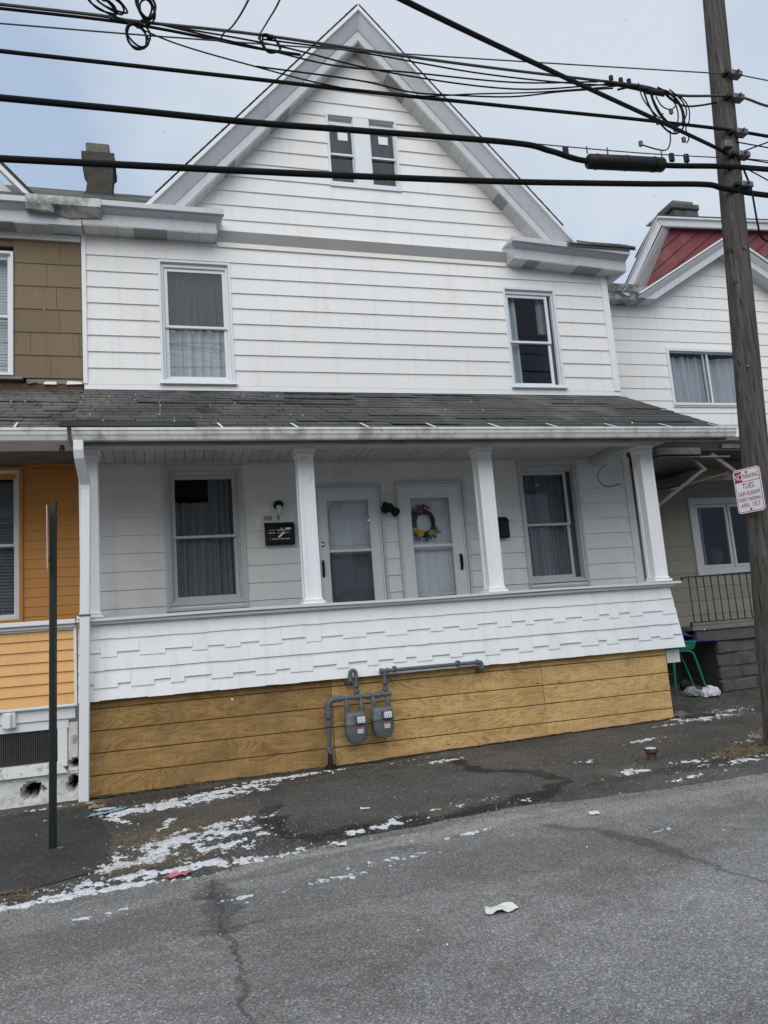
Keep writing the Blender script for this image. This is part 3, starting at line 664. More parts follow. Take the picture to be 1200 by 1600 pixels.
# ---------------------------------------------------------------- porch wall behind the rail
LDZ = .2297
low_holes = [(.04, .998, 2.00, 3.80), (2.01, 2.90, 1.0, 3.475), (3.17, 4.13, 1.0, 3.50), (5.09, 6.01, 1.99, 3.795)]
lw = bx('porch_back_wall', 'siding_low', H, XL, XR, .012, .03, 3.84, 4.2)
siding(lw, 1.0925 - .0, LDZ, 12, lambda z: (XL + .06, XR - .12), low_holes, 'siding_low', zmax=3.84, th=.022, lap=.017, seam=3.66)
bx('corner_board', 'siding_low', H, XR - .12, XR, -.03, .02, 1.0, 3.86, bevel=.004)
for (x0, x1, g0, g1, cu, sdv) in ((.04, .998, .15, .89, ((.58, .93, 2.05, 3.7, 'curtain_grey', 4), (.12, .58, 2.05, 3.36, 'curtain_grey', 4)), 3), (5.09, 6.01, 5.165, 5.83, ((5.12, 5.6, 2.1, 3.66, 'curtain_grey', 5), (5.6, 5.88, 2.1, 3.66, 'curtain_grey', 4)), 4)):  # left window's left grey curtain is added to stand in for a reflection
    zt = 3.80
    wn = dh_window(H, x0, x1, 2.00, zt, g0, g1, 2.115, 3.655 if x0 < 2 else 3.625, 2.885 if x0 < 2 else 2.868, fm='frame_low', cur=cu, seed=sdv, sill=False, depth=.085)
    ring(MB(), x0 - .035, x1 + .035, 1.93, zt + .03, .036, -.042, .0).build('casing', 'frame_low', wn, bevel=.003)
# storm doors with six-panel doors behind
def storm_door(x0, x1, zt, g0, g1, h1, zm, handle_x, tint):
    d = ring(MB(), x0, x1, 1.02, zt, .028, -.04, .10).build('door', 'door_white', H, bevel=.003)
    mb = MB(); mb.box(x0 + .03, g0 - .02, -.03, .0, 1.04, zt - .03); mb.box(g1 + .02, x1 - .03, -.03, .0, 1.04, zt - .03); mb.box(g0 - .02, g1 + .02, -.03, .0, h1 + .02, zt - .03); mb.box(g0 - .02, g1 + .02, -.03, .0, 1.04, 1.32)
    mb.build('storm_frame', 'door_white', d, bevel=.003)
    ring(MB(), g0 - .045, g1 + .045, 1.30, h1 + .045, .022, -.036, -.03).build('storm_moulding', 'door_white', d)
    bx('cross_rail', 'door_white', d, g0 - .02, g1 + .02, -.036, .0, zm - .018, zm + .018, bevel=.003)
    bx('pane', 'glass_clear', d, g0 - .015, g1 + .015, -.018, -.014, zm + .018, h1 + .015); bx('pane', tint, d, g0 - .015, g1 + .015, -.012, -.008, 1.33, zm - .018)
    y = .12
    bx('inner_door', 'inner_door', d, x0 + .03, x1 - .03, y, y + .045, 1.04, zt - .03)
    cx = (x0 + x1) / 2; pw = .25
    for (za, zb) in ((1.15, 1.78), (1.93, 2.72), (2.86, 3.28)):
        for s in (-1, 1):
            a = cx + s * .055; c = cx + s * (.055 + pw); a, c = min(a, c), max(a, c)
            mb = ring(MB(), a, c, za, zb, .016, y - .011, y); mb.box(a + .045, c - .045, y - .008, y, za + .045, zb - .045)
            mb.build('panel', 'inner_door', d, bevel=.003)
    hz = 2.37
    MB().tube(spline([(handle_x, -.03, hz + .10), (handle_x, -.075, hz + .08), (handle_x, -.085, hz), (handle_x, -.07, hz - .07), (handle_x, -.03, hz - .095)], 4), .012, 8).box(handle_x - .017, handle_x + .017, -.042, -.03, hz - .11, hz + .12).build('handle', 'black', d, smooth=True)
    niche(d, x0 + .03, x1 - .03, 1.04, zt - .03, .17, .4)
    return d
dL = storm_door(2.01, 2.90, 3.475, 2.165, 2.715, 3.285, 2.608, 2.045, 'screen')
dR = storm_door(3.17, 4.13, 3.50, 3.37, 3.91, 3.29, 2.627, 4.035, 'glass_clear')
for d, a, c, zt in ((dL, 2.01, 2.90, 3.475), (dR, 3.17, 4.13, 3.50)):
    ring(MB(), a - .03, c + .035, 1.0, zt + .045, .03, -.055, .0).build('casing', 'frame_low', d, bevel=.003)
MB().lathe((2.055, -.034, 2.706), [(.001, 0), (.038, 0), (.038, .004), (.001, .004)], 16, axis='y').build('sticker', 'sticker_blue', dL); bx('sticker_band', 'white_paint', dL, 2.024, 2.086, -.0405, -.0382, 2.694, 2.720)

# ---------------------------------------------------------------- porch structure
PY = -1.30
bx('porch_floor', 'wood_grey', H, XL, 6.45, PY + .05, -.02, .98, 1.04)
ceil = bx('porch_ceiling', 'ceiling', H, XL, 6.60, -1.25, -.01, 3.90, 3.93)
n = 62; st = (6.56 - XL) / n
src = None
for i in range(n):
    x = XL + st * i
    if src is None:
        src = MB().hexa([(x + .004, -1.24, 3.884), (x + st - .004, -1.24, 3.884), (x + st - .004, -.012, 3.866), (x + .004, -.012, 3.866), (x, -1.24, 3.899), (x + st, -1.24, 3.899), (x + st, -.012, 3.899), (x, -.012, 3.899)]).build('ceiling_board', 'ceiling', ceil)
        o = src
    else:
        o = src.copy(); COL.objects.link(o); o.location.x = st * i
bx('ceiling_moulding', 'ceiling', H, XL, 6.60, -.045, -.012, 3.835, 3.866, bevel=.004)
bx('porch_beam', 'ceiling', H, XL, 6.62, -1.42, -1.20, 3.735, 3.88, bevel=.006); bx('side_beam', 'ceiling', H, 6.28, 6.48, -1.19, -.02, 3.76, 3.864, bevel=.006)
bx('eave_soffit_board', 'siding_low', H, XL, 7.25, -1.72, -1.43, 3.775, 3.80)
bx('gutter_board', 'wood_grey', H, XL, 7.34, -1.735, -1.705, 3.66, 3.83)
# roof deck and three-tab shingles
def rend(y): return interp(-y, [0, 1.74], [6.985, 7.36])
YE, ZE, ZW = -1.745, 3.845, 4.86
def proof(y): return ZE + (ZW - ZE) * (y - YE) / (0 - YE)
deck = MB().hexa([(XL, YE, ZE - .04), (rend(YE), YE, ZE - .04), (rend(0), 0, ZW - .04), (XL, 0, ZW - .04), (XL, YE, ZE - .012), (rend(YE), YE, ZE - .012), (rend(0), 0, ZW - .012), (XL, 0, ZW - .012)]).build('porch_roof', 'shingle', H)
ncourse = 13; tabw = .3048
def strip(mb, xs, ya, yb, lift, rag):
    for k, (a, c) in enumerate(xs):
        j = rag * random.uniform(-1, 1); dz = lift + random.uniform(0, .006)
        mb.hexa([(a, ya + j, proof(ya) - .004 + dz), (c, ya + j * .5, proof(ya) - .004 + dz * .8), (c, yb, proof(yb) - .008), (a, yb, proof(yb) - .008),
                 (a, ya + j, proof(ya) + .008 + dz), (c, ya + j * .5, proof(ya) + .008 + dz * .8), (c, yb, proof(yb) - .002), (a, yb, proof(yb) - .002)])
def roof_courses(deck, x0, xend):
    for i in range(ncourse):
        ya = YE - .015 + i * (-YE) / ncourse; yb = ya - YE / ncourse * 1.25; yb = min(yb, -.005)
        x = x0 - (0 if i % 2 else tabw / 2) - (i % 3) * .05
        while x < xend(ya):
            tabs = []
            for k in range(3):
                a, c = max(x0, x + k * tabw + .005), min(xend(ya), x + (k + 1) * tabw - .005)
                if c - a > .03: tabs.append((a, c))
            if tabs:
                mb = MB(); strip(mb, tabs, ya, yb, .004 if random.random() < .85 else .018, .006); mb.build('shingle', 'shingle', deck)
            x += 3 * tabw
roof_courses(deck, XL, rend)
MB().hexa([(XL - .1, YE - .02, ZE + .018), (.38, YE - .02, ZE + .016), (.38, YE + .13, ZE + .10), (XL - .1, YE + .13, ZE + .11), (XL - .1, YE - .02, ZE + .028), (.38, YE - .02, ZE + .026), (.38, YE + .13, ZE + .115), (XL - .1, YE + .13, ZE + .125)]).build('drip_membrane', 'tar', H)
# gutter
GU = [(-1.735, 3.815), (-1.735, 3.70), (-1.805, 3.69), (-1.82, 3.70), (-1.835, 3.735), (-1.85, 3.755), (-1.855, 3.79), (-1.868, 3.795), (-1.868, 3.822), (-1.856, 3.822), (-1.848, 3.80), (-1.845, 3.76), (-1.81, 3.71), (-1.745, 3.72), (-1.745, 3.815)]
gut = profile_run(H, 'gutter', 'gutter', GU, XL + .035, 7.43, -.012)
profile_run(gut, 'gutter_end', 'gutter', [(-1.745, 3.81), (-1.745, 3.71), (-1.80, 3.70), (-1.84, 3.75), (-1.855, 3.81)], XL + .036, XL + .04); profile_run(gut, 'gutter_end', 'gutter', [(-1.745, 3.82), (-1.745, 3.72), (-1.80, 3.71), (-1.84, 3.76), (-1.855, 3.82)], 7.42, 7.426)
for x in (.652, 1.486, 2.319, 3.148, 3.969, 4.767, 5.613, 6.433, 7.216):
    MB().hexa([(x - .012, -1.86, 3.825), (x + .012, -1.86, 3.825), (x - .02, -1.62, 3.94), (x - .044, -1.62, 3.94), (x - .012, -1.86, 3.831), (x + .012, -1.86, 3.831), (x - .02, -1.62, 3.946), (x - .044, -1.62, 3.946)]).build('gutter_strap', 'drip', gut)
# columns
for i, cx in enumerate((-.79, 1.655, 3.98, 6.372)):
    cy = PY + .10; h = .098
    c = MB()
    pf = [(-h, -h), (-h * .55, -h), (-h * .52, -h + .012), (h * .52, -h + .012), (h * .55, -h), (h, -h), (h, -h * .55), (h - .012, -h * .52), (h - .012, h * .52), (h, h * .55), (h, h), (-h, h), (-h, h * .55), (-h + .012, h * .52), (-h + .012, -h * .52), (-h, -h * .55)]
    c.loft([[(cx + x, cy + y, z) for x, y in pf] for z in (1.86, 3.70)])
    col = c.build('porch_column', 'column', H)
    bx('capital', 'column', col, cx - h - .028, cx + h + .028, cy - h - .028, cy + h + .028, 3.69, 3.735, bevel=.008); bx('capital_moulding', 'column', col, cx - h - .012, cx + h + .012, cy - h - .012, cy + h + .012, 3.635, 3.69, bevel=.01)
    bx('base', 'column', col, cx - h - .035, cx + h + .035, cy - h - .035, cy + h + .035, 1.858, 1.89, bevel=.006); bx('base_moulding', 'column', col, cx - h - .016, cx + h + .016, cy - h - .016, cy + h + .016, 1.89, 1.925, bevel=.012)
mb = MB(); xs_ = [XL + .01 + (6.555 - XL) * i / 24 for i in range(25)]
mb.loft([[(x, -1.425, 1.822 + .006 * math.sin(x * 1.7)), (x, -1.09, 1.822 + .006 * math.sin(x * 1.7)), (x, -1.09, 1.856 + .006 * math.sin(x * 1.7)), (x, -1.43, 1.852 + .006 * math.sin(x * 1.7))] for x in xs_])
mb.build('porch_rail', 'trim', H, bevel=0)
bx('rail_moulding', 'trim', H, XL + .02, 6.50, -1.385, -1.335, 1.785, 1.820, bevel=.01)
# apron of staggered shingles
apron = bx('porch_apron', 'skirt', H, XL + .02, 6.44, -1.30, -1.12, 1.0, 1.80)
rows = [(1.625, 1.80, 0), (1.455, 1.66, 1), (1.295, 1.50, 0), (1.13, 1.33, 1), (.985, 1.17, 0)]
for k, (zb, zt, stg) in enumerate(rows):
    x = XL + .015; xe = 6.455 + .016 * k; flip = random.random() < .5
    yb = -1.345 - .012 * k; yt = -1.315 - .010 * k
    while x < xe - .02:
        wd = random.uniform(.12, .30); c = min(x + wd, xe)
        if xe - c < .08: c = xe
        d = 0
        if stg: d = (.025 if flip else -.023) + random.uniform(-.008, .008); flip = not flip
        else: d = random.uniform(-.004, .004)
        j = random.uniform(-.0006, .0006); tl = random.uniform(-.003, .003)
        MB().hexa([(x + .0004, yb + j, zb + d), (c - .0004, yb + j, zb + d + tl), (c - .0004, yb + .035, zb + d + tl), (x + .0004, yb + .035, zb + d),
                   (x + .0004, yt, zt), (c - .0004, yt, zt), (c - .0004, yt + .012, zt), (x + .0004, yt + .012, zt)]).build('shingle', 'skirt', apron)
        x = c
for k, (zb, zt, stg) in enumerate(rows):       # the return at the right end of the apron
    MB().hexa([(6.44, -1.30, zb), (6.462 + .016 * k, -1.30, zb), (6.462 + .016 * k, -.05, zb), (6.44, -.05, zb), (6.44, -1.30, zt), (6.455 + .01 * k, -1.30, zt), (6.455 + .01 * k, -.05, zt), (6.44, -.05, zt)]).build('shingle', 'skirt', apron)
bx('floor_joist', 'siding_low', H, 6.30, 6.50, -1.27, -.1, .79, .955)
# plywood skirting: three grooved sheets
for (x0, x1, m) in ((XL + .012, 1.792, 'ply_a'), (1.796, 4.462, 'ply_b'), (4.466, 6.27, 'ply_c')):
    sh = bx('plywood_sheet', 'groove', H, x0, x1, -1.285, -1.262, -.10, 1.0)
    for (za, zb) in ((-.10, .213), (.224, .4385), (.4495, .6655), (.6765, .8935), (.9045, 1.03)):
        MB().box(x0, x1, -1.2995, -1.286, za, zb).build('plank', m, sh, bevel=.0025)
for (x, z) in [(x_ + random.uniform(-.012, .012), z_ + random.uniform(-.02, .02)) for x_ in (-.3, .55, 1.15, 1.765, 1.825, 2.65, 3.25, 3.85, 4.435, 4.495, 5.1, 5.7, 6.24) for z_ in (.12, .33, .56, .79) if random.random() < .8]:
    MB().lathe((x, -1.299, z), [(.001, 0), (.0065, 0), (.005, .0025), (.001, .0025)], 8, axis='y').build('nail_head', 'rust', H)
# downspout
def rect_tube(path, wx, wy):
    rings = []
    for (p, ax) in path:
        p = Vector(p); ax = Vector(ax).normalized()
        rings.append([p + Vector((sx * wx / 2, 0, 0)) + ax * (sy * wy / 2) for sx, sy in ((-1, -1), (1, -1), (1, 1), (-1, 1))])
    return MB().loft(rings)
ds = rect_tube([((-.835, -1.79, 3.70), (0, 1, 0)), ((-.835, -1.79, 3.60), (0, 1, .1)), ((-.832, -1.76, 3.53), (0, 1, .7)), ((-.815, -1.55, 3.37), (0, .75, 1)), ((-.805, -1.475, 3.31), (0, 1, .7)), ((-.802, -1.46, 3.24), (0, 1, .1)), ((-.802, -1.46, 3.22), (0, 1, 0)), ((-.866, -1.46, -.01), (0, 1, 0))], .10, .075).build('downspout', 'trim', H, bevel=.008)
bx('strap', 'steel', ds, -.89, -.775, -1.503, -1.42, 1.875, 1.895)
# ================================================================ the orange and tan house on the left
LH = empty('row_house', (-2.8, 0, 0), 'tan-shingled row house with orange porch siding at the left edge', 'house')
LX0 = -5.0
uw = bx('upper_wall', 'tan', LH, LX0, XL - .015, .02, .06, 6.80, 7.05)
zs = [4.985, 5.008, 5.315, 5.625, 5.941, 6.257, 6.574, 6.881, 7.04]
seams = {1: [-1.33, -2.2, -2.9], 2: [-1.573, -.99, -2.35], 3: [-1.219, -1.8, -2.5], 4: [-1.255, -2.0, -2.7], 5: [-1.369, -2.2], 6: [-1.21, -2.1, -2.8], 7: [-1.5, -2.4]}
hole = (-2.62, -1.77, 5.03, 6.71)
for i in range(1, 8):
    xs_ = sorted([LX0] + [-3.1 - .5 * k for k in range(4)] + seams[i] + [XL - .02])
    for a, c in zip(xs_[:-1], xs_[1:]):
        for (p, q) in (((a, min(c, hole[0])), (max(a, hole[1]), c)) if zs[i] < hole[3] - .05 and zs[i + 1] > hole[2] + .05 else ((a, c),)):
            if q - p > .02: board(uw, 'shingle', 'tan', p + .002, q - .002, p + .002, q - .002, zs[i] + random.uniform(-.003, .003), zs[i + 1] + .005, .014, .017, .011)
board(uw, 'torn_board', 'wood_grey', -1.62, XL - .02, -1.62, XL - .02, 4.93, 4.99, .012, .02, .01)
for k, (x, wd, rz) in enumerate(((-1.60, .10, .35), (-1.42, .16, -.12), (-1.15, .2, .1))):
    MB().hexa([(x, -.03, 4.915), (x + wd, -.03, 4.92 + rz * .05), (x + wd, .01, 4.92 + rz * .05), (x, .01, 4.915), (x + .02, -.015, 4.96 + rz * .06), (x + wd - .01, -.02, 4.955), (x + wd - .01, .01, 4.955), (x + .02, .01, 4.96 + rz * .06)]).build('torn_board', 'cream' if k else 'wood_grey', uw)
bx('brick_course', 'rust', LH, LX0, XL - .02, .0, .03, 4.86, 4.93)
bx('window_ledge', 'wood_grey', LH, -2.7, -1.66, -.07, .02, 4.965, 5.0)
dh_window(LH, -2.62, -1.77, 5.03, 6.71, -2.5, -1.85, 5.09, 6.62, 5.84, fm='frame', sill=False)
bl = bx('blind', 'blind', LH, -2.5, -1.85, .205, .208, 5.1, 6.62)
for i in range(38): MB().hexa([(-2.5, .185, 5.10 + i * .04), (-1.85, .185, 5.10 + i * .04), (-1.85, .2, 5.11 + i * .04), (-2.5, .2, 5.11 + i * .04), (-2.5, .186, 5.132 + i * .04), (-1.85, .186, 5.132 + i * .04), (-1.85, .201, 5.136 + i * .04), (-2.5, .201, 5.136 + i * .04)]).build('slat', 'blind', bl)
# eave, stained flashing, gable and roof
EVL = [(y, 6.99 + z) for y, z in EV]
profile_run(LH, 'eave_box', 'fascia', EVL, LX0, XL + .02, 0)
for i in range(18): MB().box(LX0 + .205 * i + .003, LX0 + .205 * (i + 1) - .003, -.27, 0, 6.978, 6.988).build('soffit_panel', 'soffit_dark' if i in (14, 15) else 'soffit', LH)
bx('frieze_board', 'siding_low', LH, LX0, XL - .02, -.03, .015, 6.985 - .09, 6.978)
mb = MB(); n = 14
mb.loft([[(-1.56 + .90 * i / n, -.432 - .004 * math.sin(i), 7.30), (-1.56 + .90 * i / n, -.438, 7.18), (-1.56 + .90 * i / n, -.40 + .1 * (i > 5), 7.10 - .03 * (i > 4) + .03 * random.random()), (-1.56 + .90 * i / n, -.30, 7.12), (-1.56 + .90 * i / n, -.30, 7.29)] for i in range(n + 1)]).build('stained_flashing', 'stained', LH)
main_roof(LH, 'main_roof', ((LX0, XL - .002, -.42),), 7.305)
rk = [(-.385, .035), (-.385, .09), (-.30, .10), (-.30, .04)]
rake(LH, 'rake_board', 'drip', rk, 1, 7.33, ztop=10.1, ax=-4.0, slp=1.09); rake(LH, 'rake_drip_edge', 'black', [(-.40, .0), (-.40, .034), (-.30, .034), (-.30, .0)], 1, 7.33, ztop=10.1, ax=-4.0, slp=1.09)
gp = MB().loft([[(-4.0, y, 9.9), (-1.62, y, 7.27), (-4.0, y, 7.27)] for y in (-.25, -.2)]).build('gable_panel', 'fascia', LH)
for i in range(8): bx('gable_batten', 'fascia', gp, -1.9 - .22 * i, -1.89 - .22 * i, -.258, -.25, 7.28, 7.28 + .24 * i + .2)
# porch
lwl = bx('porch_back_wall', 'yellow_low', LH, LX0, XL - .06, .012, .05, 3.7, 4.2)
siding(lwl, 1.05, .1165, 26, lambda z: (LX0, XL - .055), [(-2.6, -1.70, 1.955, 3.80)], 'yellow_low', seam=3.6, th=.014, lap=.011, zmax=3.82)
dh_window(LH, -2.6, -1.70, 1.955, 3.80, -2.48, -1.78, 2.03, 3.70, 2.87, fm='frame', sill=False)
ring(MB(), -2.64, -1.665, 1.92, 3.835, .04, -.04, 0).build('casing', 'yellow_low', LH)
bl = bx('blind', 'curtain_grey', LH, -2.48, -1.78, .22, .222, 2.03, 3.7)
for i in range(41): bx('slat', 'curtain_grey', bl, -2.48, -1.78, .20, .217, 2.04 + i * .04, 2.068 + i * .04)
bx('porch_ceiling', 'wood_grey', LH, LX0, XL - .005, -1.4, -.01, 3.87, 3.92); bx('porch_beam', 'siding_low', LH, LX0, XL - .005, -1.42, -1.2, 3.74, 3.862)
dk = MB().hexa([(LX0, YE, ZE - .04), (XL - .004, YE, ZE - .04), (XL - .004, 0, ZW - .04), (LX0, 0, ZW - .04), (LX0, YE, ZE - .012), (XL - .004, YE, ZE - .012), (XL - .004, 0, ZW - .012), (LX0, 0, ZW - .012)]).build('porch_roof', 'shingle', LH)
roof_courses(dk, LX0 + 2.0, lambda y: XL - .004)
gu2 = profile_run(LH, 'gutter', 'gutter', GU, LX0, XL - .01, 0)
profile_run(gu2, 'gutter_end', 'gutter', [(-1.745, 3.81), (-1.745, 3.71), (-1.80, 3.70), (-1.84, 3.75), (-1.855, 3.81)], XL - .02, XL - .015)
bx('eave_soffit_board', 'siding_low', LH, LX0, XL - .01, -1.72, -1.43, 3.70, 3.73)
MB().lathe((-1.02, -1.6, 3.66), [(.02, .04), (.03, .0), (.025, -.03), (.005, -.04)], 12).build('conduit_cap', 'steel', LH, smooth=True)
MB().hexa([(-1.45, -1.86, 3.825), (-1.43, -1.86, 3.825), (-1.44, -1.62, 3.94), (-1.46, -1.62, 3.94), (-1.45, -1.86, 3.835), (-1.43, -1.86, 3.835), (-1.44, -1.62, 3.95), (-1.46, -1.62, 3.95)]).build('gutter_strap', 'drip', gu2)
bx('porch_rail', 'trim', LH, LX0, XL - .0, -1.43, -1.1, 1.81, 1.858, bevel=.006); bx('rail_moulding', 'fascia', LH, LX0, XL - .01, -1.40, -1.32, 1.775, 1.808)
ap = bx('porch_apron', 'yellow', LH, LX0, -.96, -1.33, -1.2, .98, 1.77)
for i in range(7): board(ap, 'siding_board', 'yellow', LX0, -.955, LX0, -.955, .985 + i * .112, .985 + (i + 1) * .112, -1.335, .022, .018)
bx('apron_frame', 'trim', LH, -.955, -.925, -1.375, -1.28, .955, 1.78, bevel=.004); bx('apron_frame', 'trim', LH, LX0, -.956, -1.37, -1.28, .955, .983, bevel=.004); bx('apron_frame', 'trim', LH, LX0, -.956, -1.372, -1.30, 1.752, 1.776, bevel=.004)
bx('sill_board', 'trim', LH, LX0, -.95, -1.32, -1.25, .83, .953, bevel=.005); bx('sill_board', 'trim', LH, LX0, -1.02, -1.30, -1.24, .735, .828, bevel=.005)
bk = bx('bracket', 'trim', LH, -1.645, -1.52, -1.36, -1.30, .79, .952, bevel=.008); bx('bracket_block', 'trim', bk, -1.61, -1.555, -1.40, -1.361, .785, .945, bevel=.012)
bx('vent_post', 'trim', LH, -1.13, -1.035, -1.30, -1.24, .35, .735, bevel=.005); MB().hexa([(LX0, -1.36, .285), (-1.03, -1.36, .295), (-1.03, -1.2, .295), (LX0, -1.2, .285), (LX0, -1.33, .385), (-1.12, -1.33, .405), (-1.12, -1.2, .405), (LX0, -1.2, .385)]).build('vent_sill', 'whitewash', LH)
vt = bx('vent', 'black', LH, -2.6, -1.13, -1.22, -1.2, .38, .74)
mb = MB()
for i in range(74): mb.box(-2.6 + i * .02, -2.6 + i * .02 + .005, -1.268, -1.263, .385, .735)
for i in range(18): mb.box(-2.6, -1.13, -1.262, -1.258, .39 + i * .02, .39 + i * .02 + .005)
o = mb.build('wire_mesh', 'steel', vt); o['kind'] = 'stuff'
# whitewashed rubble foundation with a hole broken through it
def rubble(parent, x0, x1, z0, z1, y, holes):
    b_ = MB(); nx, nz_ = int((x1 - x0) / .025), int((z1 - z0) / .025); W_ = nx + 1; pts = []
    for j in range(nz_ + 1):
        for i in range(nx + 1):
            x = x0 + (x1 - x0) * i / nx; z = z0 + (z1 - z0) * j / nz_
            yy = y + .022 * fb(x, z, 2, 6, 4) - .012 * abs(fb(x, z, 9, 16, 3))
            for (hx, hz, rx, rz) in holes:
                d = math.hypot((x - hx) / rx, (z - hz) / rz) + .5 * fb(x, z, 4, 14, 3)
                if d < 1: yy += .30 * sstep(1.0, .5, d)
            pts.append((x, yy, z))
    b_.v = pts; b_.f = [(j * W_ + i, j * W_ + i + 1, (j + 1) * W_ + i + 1, (j + 1) * W_ + i) for j in range(nz_) for i in range(nx)]; b_.mi = [0] * len(b_.f)
    b_.mi = [1 if min(pts[k][1] for k in f) > y + .05 else 0 for f in b_.f]
    return b_.build('foundation', ['whitewash', 'dirt'], parent, smooth=True)
rubble(LH, -3.2, -.93, -.12, .30, -1.31, [(-1.38, .15, .11, .085), (-.985, .17, .05, .09)])
rubble(LH, -1.03, -.935, .30, .79, -1.28, [(-.96, .36, .05, .05)])

# ================================================================ the house on the right
RH = empty('row_house', (9.5, 1.0, 0), 'white house with red upper gable and collapsing porch roof, behind the utility pole', 'house')
RY = 1.0; RX0 = 7.30
rw = bx('upper_wall', 'siding', RH, RX0, 14, RY + .012, RY + .05, 4.2, 4.3)
RAX, RAZ, RS = 10.10, 8.175, .605
siding(rw, 4.236, .2203, 22, lambda z: (RX0, 14) if z < 7.0 else (RAX - (RAZ - .18 - z) / RS, RAX + (RAZ - .18 - z) / RS), [(8.70, 10.55, 5.0, 6.10)], 'siding', y=RY, seam=3.6)
# slider window
w_ = ring(MB(), 8.70, 10.55, 5.0, 6.10, .055, RY - .03, RY + .08).build('window', 'frame', RH, bevel=.003)
ring(MB(), 8.755, 9.60, 5.055, 6.045, .03, RY + .03, RY + .05, wt=.02).build('sash', 'frame', w_); ring(MB(), 9.50, 10.495, 5.055, 6.045, .03, RY + .052, RY + .075, wt=.02).build('sash', 'frame', w_)
bx('pane', 'glass', w_, 8.785, 9.57, RY + .038, RY + .042, 5.085, 6.025); bx('pane', 'glass', w_, 9.53, 10.465, RY + .06, RY + .064, 5.085, 6.025)
bx('sill', 'cream', w_, 8.72, 10.53, RY - .05, RY + .03, 5.03, 5.075)
niche(w_, 8.755, 10.495, 5.055, 6.045, RY + .085)
curtain(w_, 8.76, 9.62, 5.05, 5.99, RY + .17, 'curtain', 6, .025, 1); curtain(w_, 9.6, 10.5, 5.05, 5.99, RY + .17, 'curtain', 6, .025, 4)
# lower gable rake and left eave return
for sd_ in (-1, 1):
    rake(RH, 'rake_board', 'fascia', [(RY - .36, .03), (RY - .36, .06), (RY - .30, .14), (RY - .30, .24), (RY - .0, .24), (RY - .0, .03)], sd_, 6.88, ztop=RAZ, ax=RAX, slp=RS)
    rake(RH, 'rake_drip_edge', 'drip', [(RY - .40, .0), (RY - .40, .03), (RY - .0, .03), (RY - .0, .0)], sd_, 6.92, ztop=RAZ + .01, ax=RAX, slp=RS)
profile_run(RH, 'eave_box', 'stained', [(RY - .28, 6.86), (RY - .30, 6.95), (RY - .36, 6.97), (RY - .40, 7.08), (RY, 7.08), (RY, 6.86)], RX0, 8.22)
# upper clipped gable: red diagonal boards under a deep soffit
UY = RY + .10
FY = RY - .30
P0, P1, P2 = (7.86, 6.95), (8.63, 8.45), (14.0, 8.62)
def off(p, y): return (p[0], y, p[1])
field = [(8.34, 7.0), (9.26, 8.57), (13.9, 8.72), (13.9, 6.95)]
red = MB().loft([[(x, y, z) for x, z in field] for y in (UY + .03, UY + .06)]).build('red_gable_wall', 'red', RH)
# diagonal boards clipped to the gable field
def clip(poly, nx, nz_, d, keep):
    out = []
    for i in range(len(poly)):
        a, c = poly[i], poly[(i + 1) % len(poly)]; fa = (a[0] * nx + a[1] * nz_ - d) * keep; fc = (c[0] * nx + c[1] * nz_ - d) * keep
        if fa >= 0: out.append(a)
        if fa * fc < 0: t = fa / (fa - fc); out.append((a[0] + (c[0] - a[0]) * t, a[1] + (c[1] - a[1]) * t))
    return out
ang = math.atan(.78); nx, nz_ = -math.sin(ang), math.cos(ang)
ds_ = [a[0] * nx + a[1] * nz_ for a in field]; d = min(ds_)
while d < max(ds_):
    q = clip(clip(field, nx, nz_, d + .012, 1), nx, nz_, d + .20, -1)
    if len(q) >= 3:
        MB().loft([[(x, UY + .01 - (.02 if (x * nx + z * nz_) < d + .1 else .006), z) for x, z in q], [(x, UY + .029, z) for x, z in q]]).build('siding_board', 'red', red)
    d += .204
def beam3(parent, name, m, a, c, y0, y1, t):
    dx, dz = c[0] - a[0], c[1] - a[1]; L_ = math.hypot(dx, dz); n_ = (-dz / L_ * t, dx / L_ * t)
    return MB().hexa([(a[0], y0, a[1]), (c[0], y0, c[1]), (c[0], y1, c[1]), (a[0], y1, a[1]), (a[0] + n_[0], y0, a[1] + n_[1]), (c[0] + n_[0], y0, c[1] + n_[1]), (c[0] + n_[0], y1, c[1] + n_[1]), (a[0] + n_[0], y1, a[1] + n_[1])]).build(name, m, parent)
def quad_slab(parent, name, m, a, b_, c, d, t):
    a, b_, c, d = (Vector(p) for p in (a, b_, c, d)); n_ = (b_ - a).cross(d - a).normalized() * t
    return MB().hexa([a, b_, c, d, a + n_, b_ + n_, c + n_, d + n_]).build(name, m, parent)
RB, RT = Vector((7.72, .66, 6.95)), Vector((8.86, .96, 8.60))          # foot and head of the steep left rake
FT = Vector((14, .96, 8.82))
inn = Vector((.12, 0, -.06)); dn = Vector((0, 0, -.145))
MB().hexa([RB, RB + inn, RB + inn + Vector((0, .05, 0)), RB + Vector((0, .05, 0)), RT, RT + Vector((.11, 0, -.13)), RT + Vector((.11, .05, -.13)), RT + Vector((0, .05, 0))]).build('upper_rake_board', 'fascia', RH)
MB().hexa([RT + dn + Vector((.13, -.005, 0)), FT + dn, FT + dn + Vector((0, .05, 0)), RT + dn + Vector((.13, .05, 0)), RT + Vector((0, -.005, 0)), FT, FT + Vector((0, .05, 0)), RT + Vector((0, .05, 0))]).build('upper_fascia', 'fascia', RH)
o3 = Vector((-.02, -.05, .02))
MB().hexa([RB + o3, RB + o3 + Vector((.03, 0, -.02)), RB + Vector((.03, .03, 0)), RB + Vector((0, .03, 0)), RT + o3, RT + o3 + Vector((.03, 0, -.035)), RT + Vector((.03, .03, -.01)), RT + Vector((0, .03, 0))]).build('upper_drip_edge', 'drip', RH)
